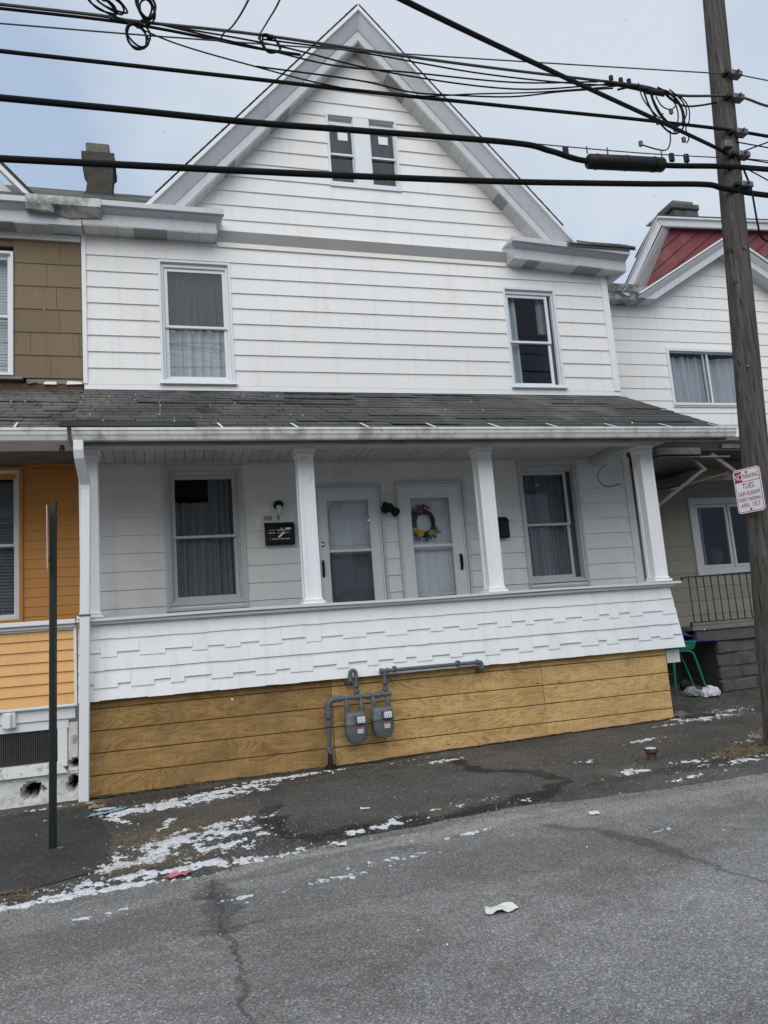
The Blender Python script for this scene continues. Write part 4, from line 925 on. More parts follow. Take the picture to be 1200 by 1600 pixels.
MB().hexa([RT + o3 + Vector((0, 0, -.035)), FT + o3 + Vector((0, 0, -.035)), FT + Vector((0, .3, 0)), RT + Vector((0, .3, 0)), RT + o3, FT + o3, FT + Vector((0, .3, .03)), RT + Vector((0, .3, .03))]).build('upper_drip_edge', 'drip', RH)
IB, IT = Vector((8.36, UY, 7.0)), Vector((9.28, UY, 8.56))
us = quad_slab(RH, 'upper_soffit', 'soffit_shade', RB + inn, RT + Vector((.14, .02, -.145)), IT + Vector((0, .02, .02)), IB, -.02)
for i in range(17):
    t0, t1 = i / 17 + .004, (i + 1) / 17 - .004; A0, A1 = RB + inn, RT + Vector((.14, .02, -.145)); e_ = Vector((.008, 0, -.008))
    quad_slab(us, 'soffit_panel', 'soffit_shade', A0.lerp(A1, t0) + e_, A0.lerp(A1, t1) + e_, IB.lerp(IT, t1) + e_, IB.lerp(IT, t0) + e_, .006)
quad_slab(RH, 'upper_roof', 'shingle', RB + Vector((-.02, -.06, .02)), RT + Vector((-.02, -.06, .02)), RT + Vector((.75, .9, -.1)), RB + Vector((.9, .9, .1)), -.015)
quad_slab(RH, 'upper_roof', 'shingle', RT + Vector((-.0, -.06, .022)), FT + Vector((0, -.06, .022)), FT + Vector((0, 2.5, .6)), RT + Vector((1.3, 2.5, .6)), .015)
chimney(RH, 9.80, 10.38, 1.6, 8.7, 9.25, .2, m='block')
bx('side_wall', 'siding', RH, RX0 - .02, RX0 + .1, RY + .06, 8, -.05, 6.9)
# lower wall, tan boards, window
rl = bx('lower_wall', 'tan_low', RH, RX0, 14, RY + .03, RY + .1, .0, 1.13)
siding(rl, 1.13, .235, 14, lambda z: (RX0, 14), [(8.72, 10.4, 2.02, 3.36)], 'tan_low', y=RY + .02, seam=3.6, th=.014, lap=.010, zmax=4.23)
w_ = ring(MB(), 8.72, 10.4, 2.02, 3.36, .115, RY - .03, RY + .05).build('window', 'frame_low', RH, bevel=.003)
for a, c in ((8.84, 9.50), (9.52, 10.28)):
    ring(MB(), a, c, 2.14, 3.24, .05, RY + .0, RY + .04).build('sash', 'frame_low', w_); bx('pane', 'glass', w_, a + .05, c - .05, RY + .018, RY + .022, 2.19, 3.19)
niche(w_, 8.84, 10.28, 2.14, 3.24, RY + .055, 1.6)
curtain(w_, 8.9, 9.1, 2.15, 3.2, RY + .2, 'curtain_grey', 2, .03, 2)
MB().lathe((9.33, RY + .25, 2.33), [(.02, -.16), (.1, -.15), (.15, -.02), (.13, .1), (.06, .16), (.01, .17)], 16).build('stuffed_cushion', 'curtain_dark', w_, smooth=True)
# porch: floor, blocks, collapsing roof
PFY = -.17
bx('porch_floor', 'wood_grey', RH, 7.55, 14, PFY - .06, RY, 1.14, 1.20, bevel=.006); bx('porch_fascia', 'block', RH, 7.62, 14, PFY - .03, PFY + .05, .97, 1.138)
fd = bx('foundation', 'mortar', RH, 8.0, 14, PFY + .02, .9, -.1, .968)
bx('cellar_wall', 'mortar', RH, 7.3, 8.0, .75, .9, -.1, .968)
z = .03; i = 0
while z < .96:
    h = random.uniform(.17, .22); h = min(h, .965 - z); x = 7.98 - .12 * (i % 2)
    while x < 11:
        wd = random.uniform(.26, .44)
        if h > .05:
            J = lambda: random.uniform(-.016, .016); xa, xb, ya = max(7.98, x), x + wd - .012, PFY + random.uniform(-.01, .012)
            MB().hexa([(xa + J(), ya + J(), z + J()), (xb + J(), ya + J(), z + J()), (xb, PFY + .1, z), (xa, PFY + .1, z), (xa + J(), ya + J(), z + h - .012 + J()), (xb + J(), ya + J(), z + h - .012 + J()), (xb, PFY + .1, z + h), (xa, PFY + .1, z + h)]).build('block', 'block', fd, bevel=.018)
        x += wd
    z += h; i += 1
rr = MB().hexa([(7.02, -.72, 3.90), (14, -.72, 3.92), (14, RY, 4.42), (7.32, RY, 4.42), (7.02, -.72, 3.935), (14, -.72, 3.955), (14, RY, 4.46), (7.32, RY, 4.46)]).build('porch_roof', 'shingle', RH)
for i in range(26):
    x = 7.03 + i * .2; dz = -.03 * abs(fb(x, 0, 3, 2.2, 3))
    MB().hexa([(x, -.76 + .03 * random.random(), 3.925 + dz), (x + .19, -.76 + .03 * random.random(), 3.93 + dz), (x + .19, -.45, 4.03), (x, -.45, 4.03), (x, -.76, 3.945 + dz), (x + .19, -.76, 3.95 + dz), (x + .19, -.45, 4.045), (x, -.45, 4.045)]).build('shingle', 'shingle', rr)
bx('porch_beam', 'wood_grey', RH, 6.99, 7.75, -.70, -.58, 3.74, 3.84); bx('ceiling_board', 'wood_grey', RH, 7.05, 8.3, -.66, RY, 3.70, 3.72); bx('porch_beam', 'wood_grey', RH, 8.15, 14, -.70, -.62, 3.83, 3.90)
bx('wall_ledger', 'wood_grey', RH, 7.32, 14, RY - .09, RY - .02, 3.85, 4.0)
MB().bar((7.56, -.60, 3.77), (7.95, -.50, 3.53), .05, .05).build('broken_rafter', 'wood_grey', RH); MB().bar((7.93, -.52, 3.56), (7.02, -.42, 2.98), .05, .045).build('broken_rafter', 'wood_grey', RH); MB().bar((8.0, -.6, 3.75), (8.46, -.58, 3.44), .07, .06).build('broken_rafter', 'wood_grey', RH)
MB().hexa([(7.55, -.15, 3.30), (8.7, -.2, 3.56), (8.9, .9, 3.62), (7.8, .9, 3.45), (7.55, -.15, 3.325), (8.7, -.2, 3.585), (8.9, .9, 3.645), (7.8, .9, 3.475)]).build('fallen_ceiling_board', 'tan_low', RH)
MB().hexa([(7.9, .0, 3.45), (9.6, .0, 3.50), (9.6, .04, 3.50), (7.9, .04, 3.45), (8.3, .0, 3.56), (9.6, .0, 3.60), (9.6, .04, 3.60), (8.3, .04, 3.56)]).build('fallen_ceiling_board', 'tan_low', RH)
bx('bracket', 'black', RH, 7.02, 7.10, -.66, -.6, 3.92, 4.09)
# railing on that porch
rg = empty('porch_railing', (8.6, PFY - .02, 1.2), 'black iron railing with twisted balusters on the tan house porch', 'railing')
ry = PFY - .02
MB().bar((7.50, ry, 1.945), (10.6, ry, 2.0), .035, .014).bar((7.50, ry, 1.90), (7.50, ry, 1.945), .016, .03, (1, 0, 0)).build('top_rail', 'black', rg); MB().bar((7.56, ry, 1.262), (10.6, ry, 1.262), .03, .014).bar((7.56, ry, 1.2), (7.56, ry, 1.262), .016, .03, (1, 0, 0)).build('bottom_rail', 'black', rg)
src = None
for i in range(22):
    x = 7.62 + i * .132
    if src is None:
        rings = []
        for k in range(29):
            t = k / 28; a = math.radians(45) + (6.0 * math.pi * sstep(.12, .88, t)); z = 1.268 + .69 * t
            rings.append([(x + .0085 * math.cos(a + q * math.pi / 2), ry + .0085 * math.sin(a + q * math.pi / 2), z) for q in range(4)])
        src = MB().loft(rings).build('baluster', 'black', rg)
    else:
        o = src.copy(); COL.objects.link(o); o.location.x += .132 * i
# ================================================================ things on the porch wall
# mailboxes
def mailbox(x0, x1, z0, z1, label, marks):
    t = empty('mailbox', ((x0 + x1) / 2, -.03, z0), label, 'mailbox', 'porch mailboxes')
    mb = MB().loft([[(x, -.03, z0), (x, -.105, z0), (x, -.12, z0 + .02), (x, -.12, z1 - .05), (x, -.10, z1 - .015), (x, -.03, z1)] for x in (x0, x1)]); mb.build('body', 'black', t, bevel=.004)
    MB().hexa([(x0 - .006, -.128, z1 - .07), (x1 + .006, -.128, z1 - .07), (x1 + .006, -.03, z1 + .006), (x0 - .006, -.03, z1 + .006), (x0 - .006, -.125, z1 - .055), (x1 + .006, -.125, z1 - .055), (x1 + .006, -.03, z1 + .016), (x0 - .006, -.03, z1 + .016)]).build('lid', 'black', t)
    if marks:
        mb = MB(); rnd = random.Random(4)
        for (z, a, c, h) in ((z0 + .185, x0 + .06, x1 - .07, .016), (z0 + .150, x0 + .04, x1 - .07, .015), (z0 + .068, x0 + .06, x1 - .08, .018)):
            x = a
            while x < c:
                q = rnd.uniform(.008, .018)
                if rnd.random() < .8: mb.box(x, x + q * .55, -.1216, -.1206, z, z + h * rnd.uniform(.6, 1))
                x += q
        o = mb.build('worn_lettering', 'white_paint', t); o['kind'] = 'stuff'
        MB().bar((1.455, -.1225, z0 + .095), (1.535, -.1225, z0 + .165), .024, .002, (0, 1, 0)).build('tape', 'white_paint', t); bx('tape', 'white_paint', t, 1.55, 1.625, -.123, -.1206, z0 + .2, z0 + .222)
        ring(MB(), 1.49, 1.515, z0 + .20, z0 + .225, .006, -.1226, -.1206).build('crest', 'white_paint', t)
    return t
mailbox(1.285, 1.675, 2.72, 3.012, 'black wall mailbox with worn white lettering and tape, under the round lamp', True)
mailbox(4.44, 4.79, 2.68, 2.98, 'plain black mailbox half hidden behind the third porch column', False)
nm = empty('house_number', (1.39, -.02, 3.06), 'small dark house number tiles above the lettered mailbox', 'house number')
for i, (ch_, x) in enumerate((('1', 1.297), ('1', 1.335), ('0', 1.375), ('8', 1.478))):
    pl = bx('number_tile', 'label_grey', nm, x - .017, x + .017, -.026, -.02, 3.062, 3.124)
    text_mesh(ch_, .062, 'ink', nm, (x, -.0268, 3.093), (1, 0, 0), (0, 0, 1), 'digit')
# round porch lamp
t = empty('porch_lamp', (1.49, -.02, 3.2), 'black porch lamp with frosted glass globe above the lettered mailbox', 'lamp')
MB().lathe((1.487, -.02, 3.265), [(.001, 0), (.066, 0), (.06, .02), (.04, .03), (.001, .03)], 20, axis='y').build('wall_plate', 'black', t, smooth=True)
MB().lathe((1.487, -.09, 3.258), [(.001, .058), (.03, .056), (.058, .034), (.064, .0), (.055, -.008), (.001, -.008)], 20).build('cap', 'black', t, smooth=True)
MB().lathe((1.489, -.09, 3.25), [(.03, 0), (.04, -.03), (.036, -.07), (.04, -.105), (.034, -.112), (.001, -.112)], 20).build('glass_shade', 'bulb', t, smooth=True)
# twin flood lamp
t = empty('flood_lamp', (3.02, -.02, 3.15), 'black twin-head flood lamp between the two storm doors', 'lamp')
MB().lathe((3.02, -.02, 3.19), [(.001, 0), (.05, 0), (.045, .025), (.001, .03)], 18, axis='y').build('wall_plate', 'black', t, smooth=True)
for s, zz in ((-1, 3.225), (1, 3.15)):
    a = Vector((3.02 + s * .01, -.05, 3.19)); c = Vector((3.02 + s * (.025 if s < 0 else .075), -.16, zz - .06))
    d = (c - a); MB().tube([a, a + d * .35, a + d * .4, a + d * .8, a + d], [.016, .018, .045, .062, .066], 14).build('lamp_head', 'black', t, smooth=True)
MB().tube([(2.96, -.1, 3.24), (2.94, -.14, 3.16), (2.93, -.17, 3.125)], [.03, .06, .055], 12).build('lamp_head', 'black', t, smooth=True)
# wreath hung on the inner door
t = empty('wreath', (3.57, .09, 2.95), 'grapevine wreath with yellow, lime and dark red flowers behind the right storm door glass', 'wreath')
rnd = random.Random(3); C = Vector((3.565, .085, 2.965))
for i in range(16):
    ph = rnd.random() * 6; rr_ = .145 + rnd.uniform(-.025, .025); pts = []
    for k in range(25):
        a = 2 * math.pi * k / 24
        pts.append(C + Vector(((rr_ + .014 * math.sin(3 * a + ph)) * math.cos(a), .014 * math.sin(2 * a + ph), (rr_ * 1.18 + .014 * math.cos(4 * a + ph)) * math.sin(a))))
    MB().tube(pts, .008, 5).build('vine', 'twig', t)
def flower(c, r_, m, cm, n=11):
    mb = MB()
    for k in range(n):
        a = 2 * math.pi * k / n; dx, dz = math.cos(a), math.sin(a)
        mb.add([(c[0] - dz * r_ * .06, c[1], c[2] + dx * r_ * .06), (c[0] + dx * r_ * .6 - dz * r_ * .2, c[1] - .012, c[2] + dz * r_ * .6 + dx * r_ * .2), (c[0] + dx * r_, c[1] - .004, c[2] + dz * r_), (c[0] + dx * r_ * .6 + dz * r_ * .2, c[1] - .012, c[2] + dz * r_ * .6 - dx * r_ * .2)], [(0, 1, 2, 3)])
    f = mb.build('flower', m, t)
    MB().lathe((c[0], c[1] - .004, c[2]), [(.001, 0), (r_ * .32, .004), (r_ * .22, .018), (.001, .022)], 10, axis='y').build('flower_centre', cm, f, smooth=True)
flower((3.49, .055, 2.815), .062, 'petal_y', 'petal_y'); flower((3.655, .055, 2.82), .056, 'petal_g', 'petal_g'); flower((3.42, .06, 2.86), .05, 'petal_y', 'petal_g'); flower((3.51, .06, 2.83), .03, 'petal_y', 'petal_r')
for dx, dz in ((0, 0), (-.06, .01), (.05, .02), (-.02, .05), (.03, -.03), (-.1, -.02)): flower((3.50 + dx, .06, 3.14 + dz), .042, 'petal_r', 'petal_r', 9)
flower((3.72, .06, 2.88), .04, 'leaf_d', 'leaf_d', 8)
for i in range(90):
    a = rnd.uniform(math.pi * 1.1, math.pi * 1.95) if i < 42 else rnd.uniform(1.2, 2.6); c = C + Vector((.18 * math.cos(a) + rnd.uniform(-.05, .05), -.02, .21 * math.sin(a) - abs(rnd.gauss(0, .045)) * (1 if i < 42 else -.5)))
    q = rnd.uniform(0, 6.28); l = rnd.uniform(.03, .06); d = Vector((math.cos(q), 0, math.sin(q))) * l; n_ = Vector((-d.z, 0, d.x)) * .22
    MB().add([c, c + d * .5 + n_ + Vector((0, -.006, 0)), c + d, c + d * .5 - n_], [(0, 1, 2, 3)]).build('leaf', 'leaf_d', t)
t = empty('porch_hook', (4.2, -.02, 2.56), 'small white wire hook on the siding right of the wreath door', 'hook')
MB().tube([(4.22, -.02, 2.635), (4.19, -.03, 2.63), (4.19, -.03, 2.56), (4.22, -.02, 2.555)], .004, 6).build('hook_wire', 'trim', t)
# loose black cable by the right column
MB().tube(spline([(6.55, -.03, 3.75), (6.42, -.06, 3.66), (6.36, -.07, 3.55), (6.42, -.07, 3.43), (6.55, -.07, 3.40), (6.75, -.05, 3.44)], 5), .006, 6).build('loose_cable', 'cable', None, smooth=True)
tag(bpy.data.objects['loose_cable'], 'loop of thin black cable hanging beside the rightmost porch column', 'cable')
MB().tube(spline([(.0, -.12, 4.895), (.05, -.1, 4.90)], 2), .003, 4).build('siding_clip', 'drip', H)

# ================================================================ gas meters and their pipework
GY = -1.44
gp_ = empty('gas_pipe', (1.70, GY, 0), 'grey gas pipe manifold with risers feeding both meters on the plywood skirting', 'gas pipe')
def pipe(name, pts, r, m='pipe_grey', seg=12): return MB().tube(pts, r, seg).build(name, m, gp_, smooth=True)
def coupling(x, z, vertical=True, r=.033, h=.05):
    a = (x, GY, z - h / 2) if vertical else (x - h / 2, GY, z); c = (x, GY, z + h / 2) if vertical else (x + h / 2, GY, z)
    a, c = Vector(a), Vector(c); d = c - a
    MB().tube([a, a + d * .12, a + d * .13, a + d * .87, a + d * .88, c], [r * .8, r, r * 1.04, r * 1.04, r, r * .8], 8).build('coupling', 'pipe_grey', gp_)
pipe('riser', [(1.703, GY, .14), (1.705, GY, .40)], .021); pipe('riser', [(1.705, GY, .38), (1.712, GY, .58)], .024); pipe('riser', spline([(1.712, GY, .56), (1.714, GY, .66), (1.722, GY, .72), (1.76, GY, .758), (1.82, GY, .765)], 4), .036)
coupling(1.712, .60, r=.046, h=.08); coupling(1.71, .50, r=.04, h=.06); coupling(1.704, .23, r=.042, h=.045)
MB().box(1.665, 1.745, GY - .02, GY + .02, .205, .25).build('valve', 'pipe_grey', gp_, bevel=.01); MB().lathe((1.704, GY - .02, .20), [(.001, 0), (.025, 0), (.02, .03), (.001, .03)], 8, axis='y').build('valve_plug', 'pipe_grey', gp_)
MB().tube([(1.703, GY, -.05), (1.703, GY, .06), (1.703, GY, .07), (1.703, GY, .19)], [.065, .06, .03, .026], 10).build('pipe_wrap', 'tar', gp_)
pipe('header', [(1.78, GY, .765), (2.46, GY, .768)], .026)
for x in (1.86, 2.055, 2.18, 2.30, 2.40): coupling(x, .766, False, .036, .06)
pipe('drop', [(2.055, GY, .76), (2.06, GY, 1.02)], .02); coupling(2.057, .83); coupling(2.058, .90, r=.036, h=.06); MB().box(2.03, 2.09, GY - .03, GY + .03, .88, .91).build('valve', 'pipe_grey', gp_, bevel=.006)
pipe('return_bend', spline([(2.06, GY, .98), (2.06, GY, 1.035), (2.045, GY, 1.062), (2.02, GY, 1.066), (1.998, GY, 1.05), (1.992, GY, 1.01), (1.992, GY, .95), (1.985, GY + .03, .925), (1.97, GY + .14, .92)], 4), .023)
coupling(1.992, .955, r=.03, h=.03)
pipe('drop', [(2.40, GY, .76), (2.40, GY, 1.0)], .02); coupling(2.40, .83); coupling(2.40, .91, r=.036, h=.06); MB().box(2.372, 2.43, GY - .03, GY + .03, .885, .915).build('valve', 'pipe_grey', gp_, bevel=.006)
pipe('elbow', spline([(2.40, GY, .97), (2.40, GY, 1.02), (2.395, GY, 1.03), (2.345, GY, 1.03)], 4), .028); pipe('long_run', [(2.36, GY, 1.03), (3.58, GY, 1.03)], .022)
coupling(2.44, 1.03, False, .03, .04); coupling(2.36, 1.03, False, .034, .03)
pipe('elbow', spline([(3.55, GY, 1.03), (3.595, GY, 1.028), (3.612, GY, 1.01), (3.614, GY, .96), (3.614, GY + .02, .935), (3.614, GY + .14, .925)], 4), .026); coupling(3.56, 1.03, False, .034, .03); coupling(3.614, .96, True, .034, .03)
for x in (2.53, 3.32): bx('pipe_clamp', 'steel', gp_, x - .012, x + .012, GY - .026, GY + .10, 1.004, 1.072)
def meter(cx, zt, label):
    t = empty('gas_meter', (cx, GY - .02, zt - .335), label, 'gas meter', 'gas meters on the plywood skirting')
    def sec(z, w_, d, y0=0.): 
        out = []
        for k in range(24):
            a = 2 * math.pi * k / 24; cx_, sy = math.cos(a), math.sin(a)
            e = .45
            out.append((cx + math.copysign(abs(cx_) ** e, cx_) * w_ / 2, GY - .03 + y0 + math.copysign(abs(sy) ** e, sy) * d / 2, z))
        return out
    up_ = [(0, .15, .09), (-.008, .205, .12), (-.03, .238, .145), (-.06, .246, .155), (-.115, .25, .16), (-.125, .262, .172)]
    MB().loft([sec(zt + z, a, d) for z, a, d in reversed(up_)]).build('upper_case', 'gas_grey', t, smooth=True)
    lo = [(-.126, .268, .176), (-.142, .268, .176), (-.144, .248, .16), (-.20, .25, .158), (-.25, .246, .152), (-.285, .222, .14), (-.312, .18, .128), (-.33, .165, .12), (-.337, .14, .10)]
    MB().loft([sec(zt + z, a, d) for z, a, d in reversed(lo)]).build('lower_case', 'gas_grey', t, smooth=True)
    for s in (-1, 1):
        MB().tube([(cx + s * .085, GY - .02, zt - .02), (cx + s * .085, GY - .02, zt + .03), (cx + s * .085, GY - .02, zt + .031), (cx + s * .085, GY - .02, zt + .065), (cx + s * .085, GY - .015, zt + .066), (cx + s * .085, GY, .76)], [.03, .03, .037, .037, .024, .024], 10).build('swivel_nut', 'gas_grey', t, smooth=True)
    ix = cx + .038; fy = GY - .03 - .08
    bx('index_box', 'pipe_grey', t, ix - .065, ix + .055, fy - .045, fy + .03, zt - .125, zt - .03, bevel=.012)
    bx('dial', 'dial', t, ix - .042, ix + .045, fy - .051, fy - .045, zt - .117, zt - .05, bevel=.002)
    for k in range(3): MB().lathe((ix - .022 + k * .024, fy - .051, zt - .10), [(.001, 0), (.007, 0), (.007, .001), (.001, .001)], 8, axis='y').build('dial_hand', 'ink', t)
    bx('dial_print', 'label_grey', t, ix - .028, ix + .034, fy - .0525, fy - .051, zt - .078, zt - .068)
    ly = GY - .03 - .081
    bx('nameplate', 'label_grey', t, ix - .04, ix + .03, ly - .004, ly + .004, zt - .235, zt - .165); bx('nameplate_flash', 'label_red', t, ix - .038, ix + .02, ly - .0055, ly - .004, zt - .182, zt - .166)
    for k in range(3): bx('nameplate_line', 'white_paint', t, ix - .036, ix + .026, ly - .0055, ly - .004, zt - .196 - k * .015, zt - .19 - k * .015)
meter(2.012, .61, 'left grey gas meter with white dial, nearer the riser'); meter(2.325, .635, 'right grey gas meter with white dial and red label, below the long pipe run')

# ================================================================ utility pole
PYC = -3.64
def pole_c(z): return Vector((5.80 + (6.44 - 5.80) * (z / 8.5) ** 1.0, PYC, z))
up_ = empty('utility_pole', (5.80, PYC, .05), 'weathered grey-brown wooden utility pole at the right edge of the sidewalk', 'utility pole')
rings = []; zz = -.3
while zz < 10.6:
    c = pole_c(zz); rad = interp(zz, [0, 3, 8.6, 10.6], [.158, .138, .118, .108]); 
    rings.append([(c.x + (rad + .004 * fb(a * 1.3, zz * .5, 1, 2.2, 3) - .006 * (abs(fb(a * 2.2, zz * .12, 6, 2.0, 2)) < .06)) * math.cos(a), c.y + (rad + .004 * fb(a, zz * .5, 5, 2.2, 3)) * math.sin(a), zz) for a in [2 * math.pi * k / 40 for k in range(40)]]); zz += .25
MB().loft(rings).build('shaft', 'pole', up_, smooth=True)
def on_pole(z, ang, rr_=.13):
    c = pole_c(z); return Vector((c.x + rr_ * math.cos(R(ang)), c.y + rr_ * math.sin(R(ang)), z))
for z in (7.44, 7.14, 6.70, 6.42, 6.05):       # cable clamps on the street face
    c = on_pole(z, -80, .125)
    MB().box(c.x - .03, c.x + .12, c.y - .07, c.y + .03, z - .035, z + .03).build('clamp', 'steel', up_, bevel=.008); MB().tube([(c.x + .04, c.y - .10, z), (c.x + .04, c.y + .02, z)], .014, 8).build('bolt', 'steel', up_)
    MB().box(c.x - .10, c.x - .05, c.y - .06, c.y + .02, z - .025, z + .02).build('clamp_plate', 'black', up_, bevel=.006)
for (z, a) in ((3.95, -130), (2.2, -95), (1.7, -120), (5.3, -100)): MB().tube([on_pole(z, a, .10), on_pole(z, a, .165)], .012, 8).build('bolt', 'steel', up_)
bx('bracket', 'steel', up_, 6.10, 6.20, -3.84, -3.76, 6.47, 6.56, bevel=.01); bx('pole_tag', 'sign_white', up_, 5.945, 6.05, -3.80, -3.785, 2.165, 2.195); bx('pole_tag', 'sign_white', up_, 5.955, 6.05, -3.80, -3.785, 2.11, 2.14)
MB().tube(spline([(6.40, -3.72, 6.30), (6.40, -3.78, 6.0), (6.41, -3.78, 5.6), (6.46, -3.76, 5.45), (6.62, -3.74, 5.42), (6.9, -3.7, 5.52), (7.6, -3.7, 5.7)], 6), .012, 6).build('riser_cable', 'cable', up_, smooth=True)
for (p, q) in (((6.3, -3.76, 6.45), (7.6, -3.9, 6.95)), ((6.32, -3.76, 6.40), (7.6, -3.95, 6.2)), ((6.32, -3.76, 6.28), (7.4, -4.2, 6.0)), ((6.30, -3.78, 6.3), (7.6, -3.6, 5.95)), ((6.3, -3.76, 6.60), (7.4, -3.9, 6.42))):
    MB().tube([p, q], .008, 6).build('tie_wire', 'cable', up_)
# the parking sign, turned along the street
xs_dir = Vector((.075, -.29, 0)).normalized(); zd = Vector((.0, .0, 1)); nd = xs_dir.cross(zd)
SC0 = Vector((5.775, -3.755, 2.618)); 
sg = empty('parking_sign', tuple(SC0 - zd * .23), 'white and red NO PARKING street sweeping sign fixed to the utility pole', 'sign')
def plate(name, m, x0, x1, z0, z1, n0, n1, rad=0.0):
    pts = []
    if rad:
        for (cx, cz, a0) in ((x1 - rad, z1 - rad, 0), (x0 + rad, z1 - rad, 90), (x0 + rad, z0 + rad, 180), (x1 - rad, z0 + rad, 270)):
            for k in range(6): a = R(a0 + k * 18); pts.append((cx + rad * math.cos(a), cz + rad * math.sin(a)))
    else: pts = [(x0, z0), (x1, z0), (x1, z1), (x0, z1)]
    return MB().loft([[SC0 + xs_dir * x + zd * z + nd * n for x, z in pts] for n in (n0, n1)]).build(name, m, sg)
plate('plate', 'sign_white', -.152, .152, -.228, .228, -.002, .002, .035)
plate('border', 'sign_red', -.143, .143, -.219, .219, .002, .0028, .03); plate('face', 'sign_white', -.137, .137, -.213, .213, .0028, .0036, .025)
plate('red_panel', 'sign_red', -.137, -.058, .095, .205, .0036, .0042); plate('divider', 'sign_red', -.137, .137, .092, .099, .0036, .0044)
def stext(s, x, z, size, m, sx, n=.0045): text_mesh(s, size, m, sg, SC0 + xs_dir * x + zd * z + nd * n, xs_dir, zd, 'lettering', .0006, 'CENTER', sx)
stext('NO', -.097, .145, .098, 'sign_white', .60); stext('PARKING', .042, .145, .066, 'sign_red', .66)
stext('TUES', .0, .046, .082, 'sign_red', .72); stext('5AM 8:30AM', .0, -.032, .066, 'sign_red', .70); stext('STREET SWEEPING', .0, -.094, .052, 'sign_red', .60); stext('APRIL  OCT', .0, -.152, .060, 'sign_red', .70)
for z in (.19, -.196): 
    c = SC0 + zd * z; MB().tube([c + nd * .002, c + nd * .010], .010, 10).build('bolt', 'black', sg)
MB().bar(SC0 - nd * .003 + zd * .2, SC0 - nd * .003 - zd * .2 , .04, .004, tuple(nd)).build('back_strap', 'steel', sg)

# ================================================================ overhead lines
CY = -3.76
def wire(name, pts, r_, label, y=CY, ext=True, m='cable', cat='cable', group='overhead lines'):
    p = [(x, y, z) for x, z in pts]
    if ext:
        a, b_ = Vector(p[0]), Vector(p[1]); d = (a - b_).normalized(); p = [tuple(a + d * q + Vector((0, 0, .004 * q * q))) for q in (14, 9, 5, 2.5, 1)] + p
    o = MB().tube(spline(p, 8), r_, 8).build(name, m, None, smooth=True); tag(o, label, cat, group); return o
def right(p, dz=.25): return p + [(p[-1][0] + q * (13 - p[-1][0]), p[-1][1] + dz * q) for q in (.12, .3, .6, 1)]
wire('overhead_cable', right([(-1.223, 6.876), (.388, 6.978), (2.921, 7.168), (6.126, 7.438), (6.453, 7.468), (6.923, 7.451)], -.1), .007, 'thinnest topmost straight wire crossing behind the gable peak to the pole', m='cable_grey')
wire('overhead_cable', right([(-1.223, 7.063), (-.442, 7.087), (-.088, 7.08), (.98, 7.118), (2.505, 7.106), (3.626, 7.115), (4.842, 7.141), (5.242, 7.141), (5.646, 7.092), (6.428, 7.179), (6.86, 7.112)], -.2), .014, 'grey strand with hanging coils, uppermost thick line at top left', y=CY, m='cable_grey')
wire('overhead_cable', [(-1.22, 7.04), (-.442, 7.065), (.0, 7.06), (.6, 7.02), (.98, 6.99), (1.4, 6.98)], .013, 'black cable lashed beneath the grey strand at top left', y=CY + .02)
for k, (p, lb) in enumerate(((([(-.06, 7.065), (.972, 6.947), (1.705, 6.863), (2.487, 6.897), (3.606, 6.942), (4.599, 7.085)]), 'thin service wire bowing just under the strand across the gable'),
    ([(-.307, 7.096), (.214, 6.898), (.962, 6.757), (1.691, 6.655), (2.467, 6.653), (3.16, 6.766), (3.892, 6.884), (4.833, 7.078)], 'lowest-sagging thin service wire crossing below the gable peak'),
    ([(.051, 7.083), (1.157, 7.029), (2.223, 6.902), (3.601, 6.897), (4.84, 7.125)], 'thin service wire from the left coils to the splice by the pole'),
    ([(1.039, 7.093), (1.977, 7.098), (3.188, 7.046), (4.214, 7.07), (5.081, 7.142)], 'nearly straight thin service wire just under the strand, right half'),
    ([(.965, 6.811), (1.955, 6.801), (2.475, 6.746), (2.882, 6.765), (3.594, 6.837), (4.202, 6.978), (4.836, 7.101)], 'second-lowest thin service wire crossing the gable peak'))):
    wire('service_wire', p, .008 if k != 1 else .007, lb, y=CY + .02 * (k - 2), ext=False, group='service wires')
wire('overhead_cable', right([(-1.223, 6.61), (-.181, 6.625), (.957, 6.642), (1.945, 6.654), (3.578, 6.689), (5.1, 6.727), (6.178, 6.739), (6.786, 6.721)], -.15), .018, 'middle black cable passing just above the attic window')
wire('overhead_cable', right([(-1.222, 6.166), (-.191, 6.181), (.934, 6.19), (1.913, 6.226), (3.532, 6.278), (3.961, 6.231), (4.403, 6.16), (5.347, 6.21), (6.1, 6.275), (6.71, 6.30)], .1), .029, 'thick black cable carrying the long black splice case')
wire('overhead_cable', [(3.3, 6.285), (3.534, 6.293), (3.969, 6.298), (5.041, 6.325), (6.031, 6.376), (6.728, 6.41), (13, 6.5)], .006, 'thin messenger wire just above the black splice case', ext=False, m='cable_grey')
wire('overhead_cable', right([(-1.221, 5.602), (-.203, 5.647), (.909, 5.697), (2.132, 5.758), (3.483, 5.84), (4.987, 5.96), (5.805, 6.03), (6.051, 6.007), (6.559, 5.976)], .1), .030, 'lowest thick black cable, crossing below the attic window')
o = MB().tube(spline([(6.20, -3.76, 6.40), (6.09, -3.77, 6.46), (5.6, -4.02, 6.36), (4.6, -4.55, 6.12), (3.1, -5.35, 5.75), (1.525, -6.2, 5.37), (-.3, -7.2, 4.98), (-2.6, -8.5, 4.75), (-6, -11, 4.9), (-9, -15, 5.6)], 8), .019, 8).build('overhead_cable', 'cable', None, smooth=True)
tag(o, 'diagonal dark cable running from the pole over the street to the upper middle edge', 'cable', 'overhead lines')
